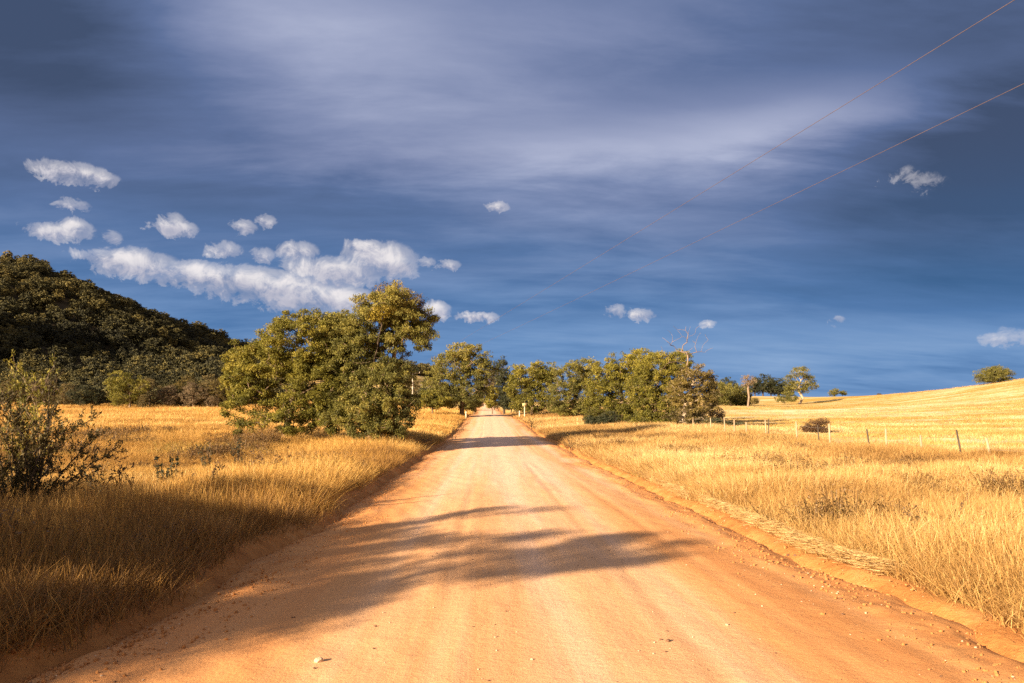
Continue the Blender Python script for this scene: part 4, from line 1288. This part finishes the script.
x, y = x[keep], y[keep]; n = len(x)
s = .003 + .010 * rs.rand(n) ** 4
z = np.maximum(road_z(x, y), ground(x, y))
scatter('gravel', PEB, 6, np.stack([x, y, z + s * .2], -1), np.stack([0 * x, 0 * x, rs.rand(n) * 6], -1), np.stack([s, s, s], -1), rs.rand(n), 'loose gravel scattered over the dirt road')

M_CLOD = plain_mat('clod', (.34, .13, .04), (.56, .27, .10), 9, bump=.6, rough=.95)
CL = proto_collection('clod', [stone_mesh(20 + i, M_CLOD) for i in range(5)])
n = 26000
y = 3.0 + 40 * rs.rand(n) ** 1.8
side = rs.rand(n) < .5
l_, r_ = road_edges(y)
off = -.15 + .28 * rs.randn(n)
x = np.where(side, l_ - off, r_ + off)
keep = rs.rand(n) < .25 + .75 * sstep(vnoise(x / .4, y / .7, 701), -.1, .25)
x, y = x[keep], y[keep]; n = len(x)
s = .004 + .019 * rs.rand(n) ** 4
z = np.maximum(road_z(x, y), ground(x, y))
scatter('gravel', CL, 5, np.stack([x, y, z + s * .15], -1), np.stack([rs.rand(n) * 3, rs.rand(n) * 3, rs.rand(n) * 6], -1), np.stack([s, s, s], -1), rs.rand(n), 'crumbled orange clods along both edges of the dirt road')

# ------------------------------------------------------------------ sky and sun
SUN_EL = math.radians(18.0)
SUN_AZ = math.atan2(-.74, -.67)
w = bpy.data.worlds.new('World'); SC.world = w; w.use_nodes = True
nt = w.node_tree; nt.nodes.clear(); L = nt.links
sky = N(nt, 'ShaderNodeTexSky', sky_type='NISHITA')
sky.sun_disc = False; sky.sun_elevation = SUN_EL; sky.sun_rotation = SUN_AZ % (2 * PI); sky.altitude = 300; sky.dust_density = 3.0
tc = N(nt, 'ShaderNodeTexCoord')
sep = N(nt, 'ShaderNodeSeparateXYZ'); L.new(tc.outputs['Generated'], sep.inputs[0])
def M_(op, a, b=None, c=None, clamp=False):
    x = N(nt, 'ShaderNodeMath', operation=op); x.use_clamp = clamp
    for s_, k in ((a, 0), (b, 1), (c, 2)):
        if s_ is None: continue
        if hasattr(s_, 'links'): L.new(s_, x.inputs[k])
        else: x.inputs[k].default_value = s_
    return x.outputs[0]
def MX(fac, a, b, bt='MIX'):
    x = N(nt, 'ShaderNodeMix', data_type='RGBA', blend_type=bt)
    if hasattr(fac, 'links'): L.new(fac, x.inputs[0])
    else: x.inputs[0].default_value = fac
    for s_, k in ((a, 6), (b, 7)):
        if hasattr(s_, 'links'): L.new(s_, x.inputs[k])
        else: x.inputs[k].default_value = (*s_, 1)
    return x.outputs[2]
def RM(src, stops, interp='LINEAR'):
    r = ramp(nt, stops, interp); L.new(src, r.inputs[0]); return r.outputs[0]
X_, Y_n, Z_ = sep.outputs
az = M_('ARCTAN2', X_, Y_n)
el = M_('ARCSINE', Z_)
def noise_w(vec, scale, det=6.0, rough=.6, dist=0.0):
    n_ = N(nt, 'ShaderNodeTexNoise', i_Scale=scale, i_Detail=det, i_Roughness=rough, i_Distortion=dist)
    L.new(vec, n_.inputs[0]); return n_.outputs[0]
def comb(x, y, z=0.0):
    c_ = N(nt, 'ShaderNodeCombineXYZ')
    for s_, k in ((x, 0), (y, 1), (z, 2)):
        if hasattr(s_, 'links'): L.new(s_, c_.inputs[k])
        else: c_.inputs[k].default_value = s_
    return c_.outputs[0]
# cloud deck seen in perspective
inv = M_('DIVIDE', 1.0, M_('ADD', M_('MAXIMUM', Z_, 0.0), .16))
deck = comb(M_('MULTIPLY', X_, inv), M_('MULTIPLY', Y_n, inv))
mp = N(nt, 'ShaderNodeMapping'); mp.inputs['Rotation'].default_value = (0, 0, math.radians(-14)); mp.inputs['Scale'].default_value = (.62, 1.45, 1); L.new(deck, mp.inputs[0])
n1 = noise_w(mp.outputs[0], 1.0, 8, .56, .5)
n2 = noise_w(mp.outputs[0], 2.8, 9, .60, .25)
aev = comb(az, el)
nw = noise_w(aev, 7.0, 5, .6)
def pa(px, py):
    d = ray(px, py); d = d / np.linalg.norm(d)
    return math.atan2(d[0], d[1]), math.asin(d[2])
def gauss(px, py, rx, rye, rot=0.0, amp=1.0, warp=.10):
    a0, e0 = pa(px, py)
    da = M_('ADD', M_('SUBTRACT', az, a0), M_('MULTIPLY', M_('SUBTRACT', n1, .5), warp))
    de = M_('ADD', M_('SUBTRACT', el, e0), M_('MULTIPLY', M_('SUBTRACT', n2, .5), warp * .8))
    c_, s_ = math.cos(rot), math.sin(rot)
    u = M_('ADD', M_('MULTIPLY', da, c_ / (rx / F)), M_('MULTIPLY', de, s_ / (rx / F)))
    v = M_('ADD', M_('MULTIPLY', da, -s_ / (rye / F)), M_('MULTIPLY', de, c_ / (rye / F)))
    q = M_('ADD', M_('MULTIPLY', u, u), M_('MULTIPLY', v, v))
    return M_('MULTIPLY', M_('POWER', 2.718, M_('MULTIPLY', q, -1.0)), amp)
def ADDL(lst):
    s_ = lst[0]
    for q in lst[1:]: s_ = M_('ADD', s_, q)
    return s_
light = ADDL([gauss(330, 60, 300, 75, -.28, .42), gauss(640, 150, 240, 34, .10, .50), gauss(820, 125, 130, 28, .12, .30), gauss(900, 345, 260, 26, .05, .26, .04), gauss(560, 345, 200, 24, 0, .14, .04), gauss(520, 30, 330, 60, -.1, .22),
              gauss(40, 30, 150, 90, 0, -.46), gauss(1010, 190, 170, 100, 0, -.46), gauss(760, 50, 170, 50, .1, -.20), gauss(420, 190, 280, 30, .1, -.22), gauss(990, 60, 120, 90, 0, -.22)])
glow = M_('MULTIPLY', M_('POWER', 2.718, M_('MULTIPLY', el, -12.0)), .22)
lum = ADDL([glow, M_('MULTIPLY', M_('SUBTRACT', n1, .5), .6), M_('MULTIPLY', M_('SUBTRACT', n2, .5), .60), light, .40])
purple = RM(lum, [(0.0, (.34, .52, 1.0)), (.35, (.70, 1.02, 1.98)), (.6, (1.28, 1.58, 2.65)), (.85, (2.05, 2.32, 3.4)), (1.0, (2.7, 2.95, 4.0))])
blue = RM(lum, [(0.0, (.28, .78, 1.75)), (.35, (.52, 1.22, 2.60)), (.6, (.95, 1.80, 3.35)), (1.0, (1.7, 2.6, 4.1))])
low = RM(M_('ADD', el, M_('MULTIPLY', M_('SUBTRACT', n1, .5), .12)), [(.05, (0, 0, 0)), (.34, (1, 1, 1))], 'EASE')
front = MX(low, blue, purple)
# small sunlit cumulus below the deck
cl = [(72, 172, 36, 10, 1), (95, 178, 24, 8, 1), (58, 232, 30, 7, .92), (75, 227, 16, 7, .92), (72, 205, 16, 5, .7), (110, 237, 10, 6, .7), (175, 228, 24, 9, 1), (172, 222, 14, 8, .9),
      (243, 227, 14, 6, .9), (266, 221, 11, 6, .9), (228, 250, 15, 7, .7), (262, 255, 14, 7, .7), (497, 207, 14, 5, .9),
      (135, 263, 36, 12, 1), (100, 256, 22, 5, .75), (190, 274, 50, 11, 1), (245, 283, 46, 16, 1), (295, 291, 46, 18, 1), (335, 272, 46, 14, 1), (380, 258, 34, 16, 1), (395, 268, 22, 12, 1), (298, 250, 22, 8, .8), (335, 300, 40, 13, 1), (365, 246, 18, 7, 1),
      (425, 262, 12, 5, .6), (449, 265, 13, 5, .8), (437, 311, 14, 9, 1), (478, 317, 20, 5, 1), (615, 311, 13, 7, .8), (642, 315, 13, 6, .8), (834, 320, 9, 5, .8), (712, 324, 7, 3, .5), (930, 181, 12, 6, .30), (903, 174, 8, 4, .18), (1012, 338, 20, 6, .62)]
nwa = noise_w(aev, 24.0, 10, .66, .8)
nwb = noise_w(aev, 75.0, 8, .68, .5)
wa = M_('ADD', az, M_('MULTIPLY', M_('SUBTRACT', nwa, .5), .042))
we = M_('ADD', el, M_('MULTIPLY', M_('SUBTRACT', nwb, .5), .022))
field = None; shade = None
for (px, py, rx_, ry_, amp) in cl:
    if amp < .95: amp *= (.85 if px < 850 else .6); rx_ *= .82
    elif py < 240: rx_ *= .78; ry_ *= .88
    a0, e0 = pa(px, py)
    u = M_('MULTIPLY', M_('SUBTRACT', wa, a0), F / rx_ / 1.12)
    v = M_('MULTIPLY', M_('SUBTRACT', we, e0), F / ry_ / 1.15)
    q = M_('MULTIPLY', M_('SUBTRACT', 1.0, M_('ADD', M_('MULTIPLY', u, u), M_('MULTIPLY', v, v))), amp)
    sv = M_('MULTIPLY', v, M_('MAXIMUM', q, 0.0))
    field = q if field is None else M_('MAXIMUM', field, q)
    shade = sv if shade is None else M_('ADD', shade, sv)
dens = M_('ADD', field, M_('ADD', M_('MULTIPLY', M_('SUBTRACT', nwa, .5), 2.3), M_('MULTIPLY', M_('SUBTRACT', nwb, .5), 1.3)))
ms = RM(M_('ADD', M_('MULTIPLY', dens, .8), .12), [(0, (0, 0, 0)), (.36, (.40, .40, .40)), (.95, (1, 1, 1))], 'EASE')
lit = M_('ADD', .52, M_('ADD', M_('MULTIPLY', shade, .55), M_('MULTIPLY', M_('SUBTRACT', nwa, .5), .9)))
ccol = RM(lit, [(.0, (1.7, 1.95, 2.8)), (.42, (3.5, 3.4, 3.9)), (.72, (5.4, 5.1, 5.1)), (1.0, (6.6, 6.1, 5.9))])
front = MX(M_('MULTIPLY', ms, .88), front, ccol)
# the storm deck fills the sky ahead; behind the camera, clear sky with warm cloud added to lift the shadows
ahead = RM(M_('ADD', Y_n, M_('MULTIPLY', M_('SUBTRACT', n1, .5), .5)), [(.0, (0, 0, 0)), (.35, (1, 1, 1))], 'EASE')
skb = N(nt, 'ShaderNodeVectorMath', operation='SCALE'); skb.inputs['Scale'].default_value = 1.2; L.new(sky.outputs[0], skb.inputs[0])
warm_fill = RM(n2, [(.3, (2.8, 2.1, 1.65)), (.6, (5.2, 3.75, 2.75))])
fill_mask = RM(M_('ADD', el, M_('MULTIPLY', n1, .4)), [(.35, (.9, .9, .9)), (1.0, (.25, .25, .25))], 'EASE')
back = MX(fill_mask, skb.outputs[0], warm_fill)
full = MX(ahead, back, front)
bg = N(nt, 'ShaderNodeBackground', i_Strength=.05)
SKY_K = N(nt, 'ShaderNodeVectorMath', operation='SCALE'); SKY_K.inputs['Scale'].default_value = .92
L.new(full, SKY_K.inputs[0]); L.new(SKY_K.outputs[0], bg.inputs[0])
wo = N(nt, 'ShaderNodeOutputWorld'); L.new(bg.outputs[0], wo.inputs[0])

sd = bpy.data.lights.new('sun', 'SUN'); sd.energy = 5.0; sd.angle = math.radians(.55); sd.color = (1.0, .78, .52)
so = bpy.data.objects.new('sun', sd); COL.objects.link(so)
dirv = Vector((.74 * math.cos(SUN_EL), .67 * math.cos(SUN_EL), -math.sin(SUN_EL)))
so.rotation_euler = dirv.to_track_quat('-Z', 'Y').to_euler()
so.location = (-30, -30, 40)

vs = SC.view_settings
vs.view_transform = 'Standard'; vs.look = 'None'; vs.gamma = 1.0; vs.exposure = 1.82
vs.use_curve_mapping = False
SC.render.engine = 'CYCLES'
SC.cycles.max_bounces = 6; SC.cycles.diffuse_bounces = 3; SC.cycles.glossy_bounces = 1; SC.cycles.transmission_bounces = 4; SC.cycles.transparent_max_bounces = 4
SC.cycles.caustics_reflective = False; SC.cycles.caustics_refractive = False
SC.cycles.use_denoising = False
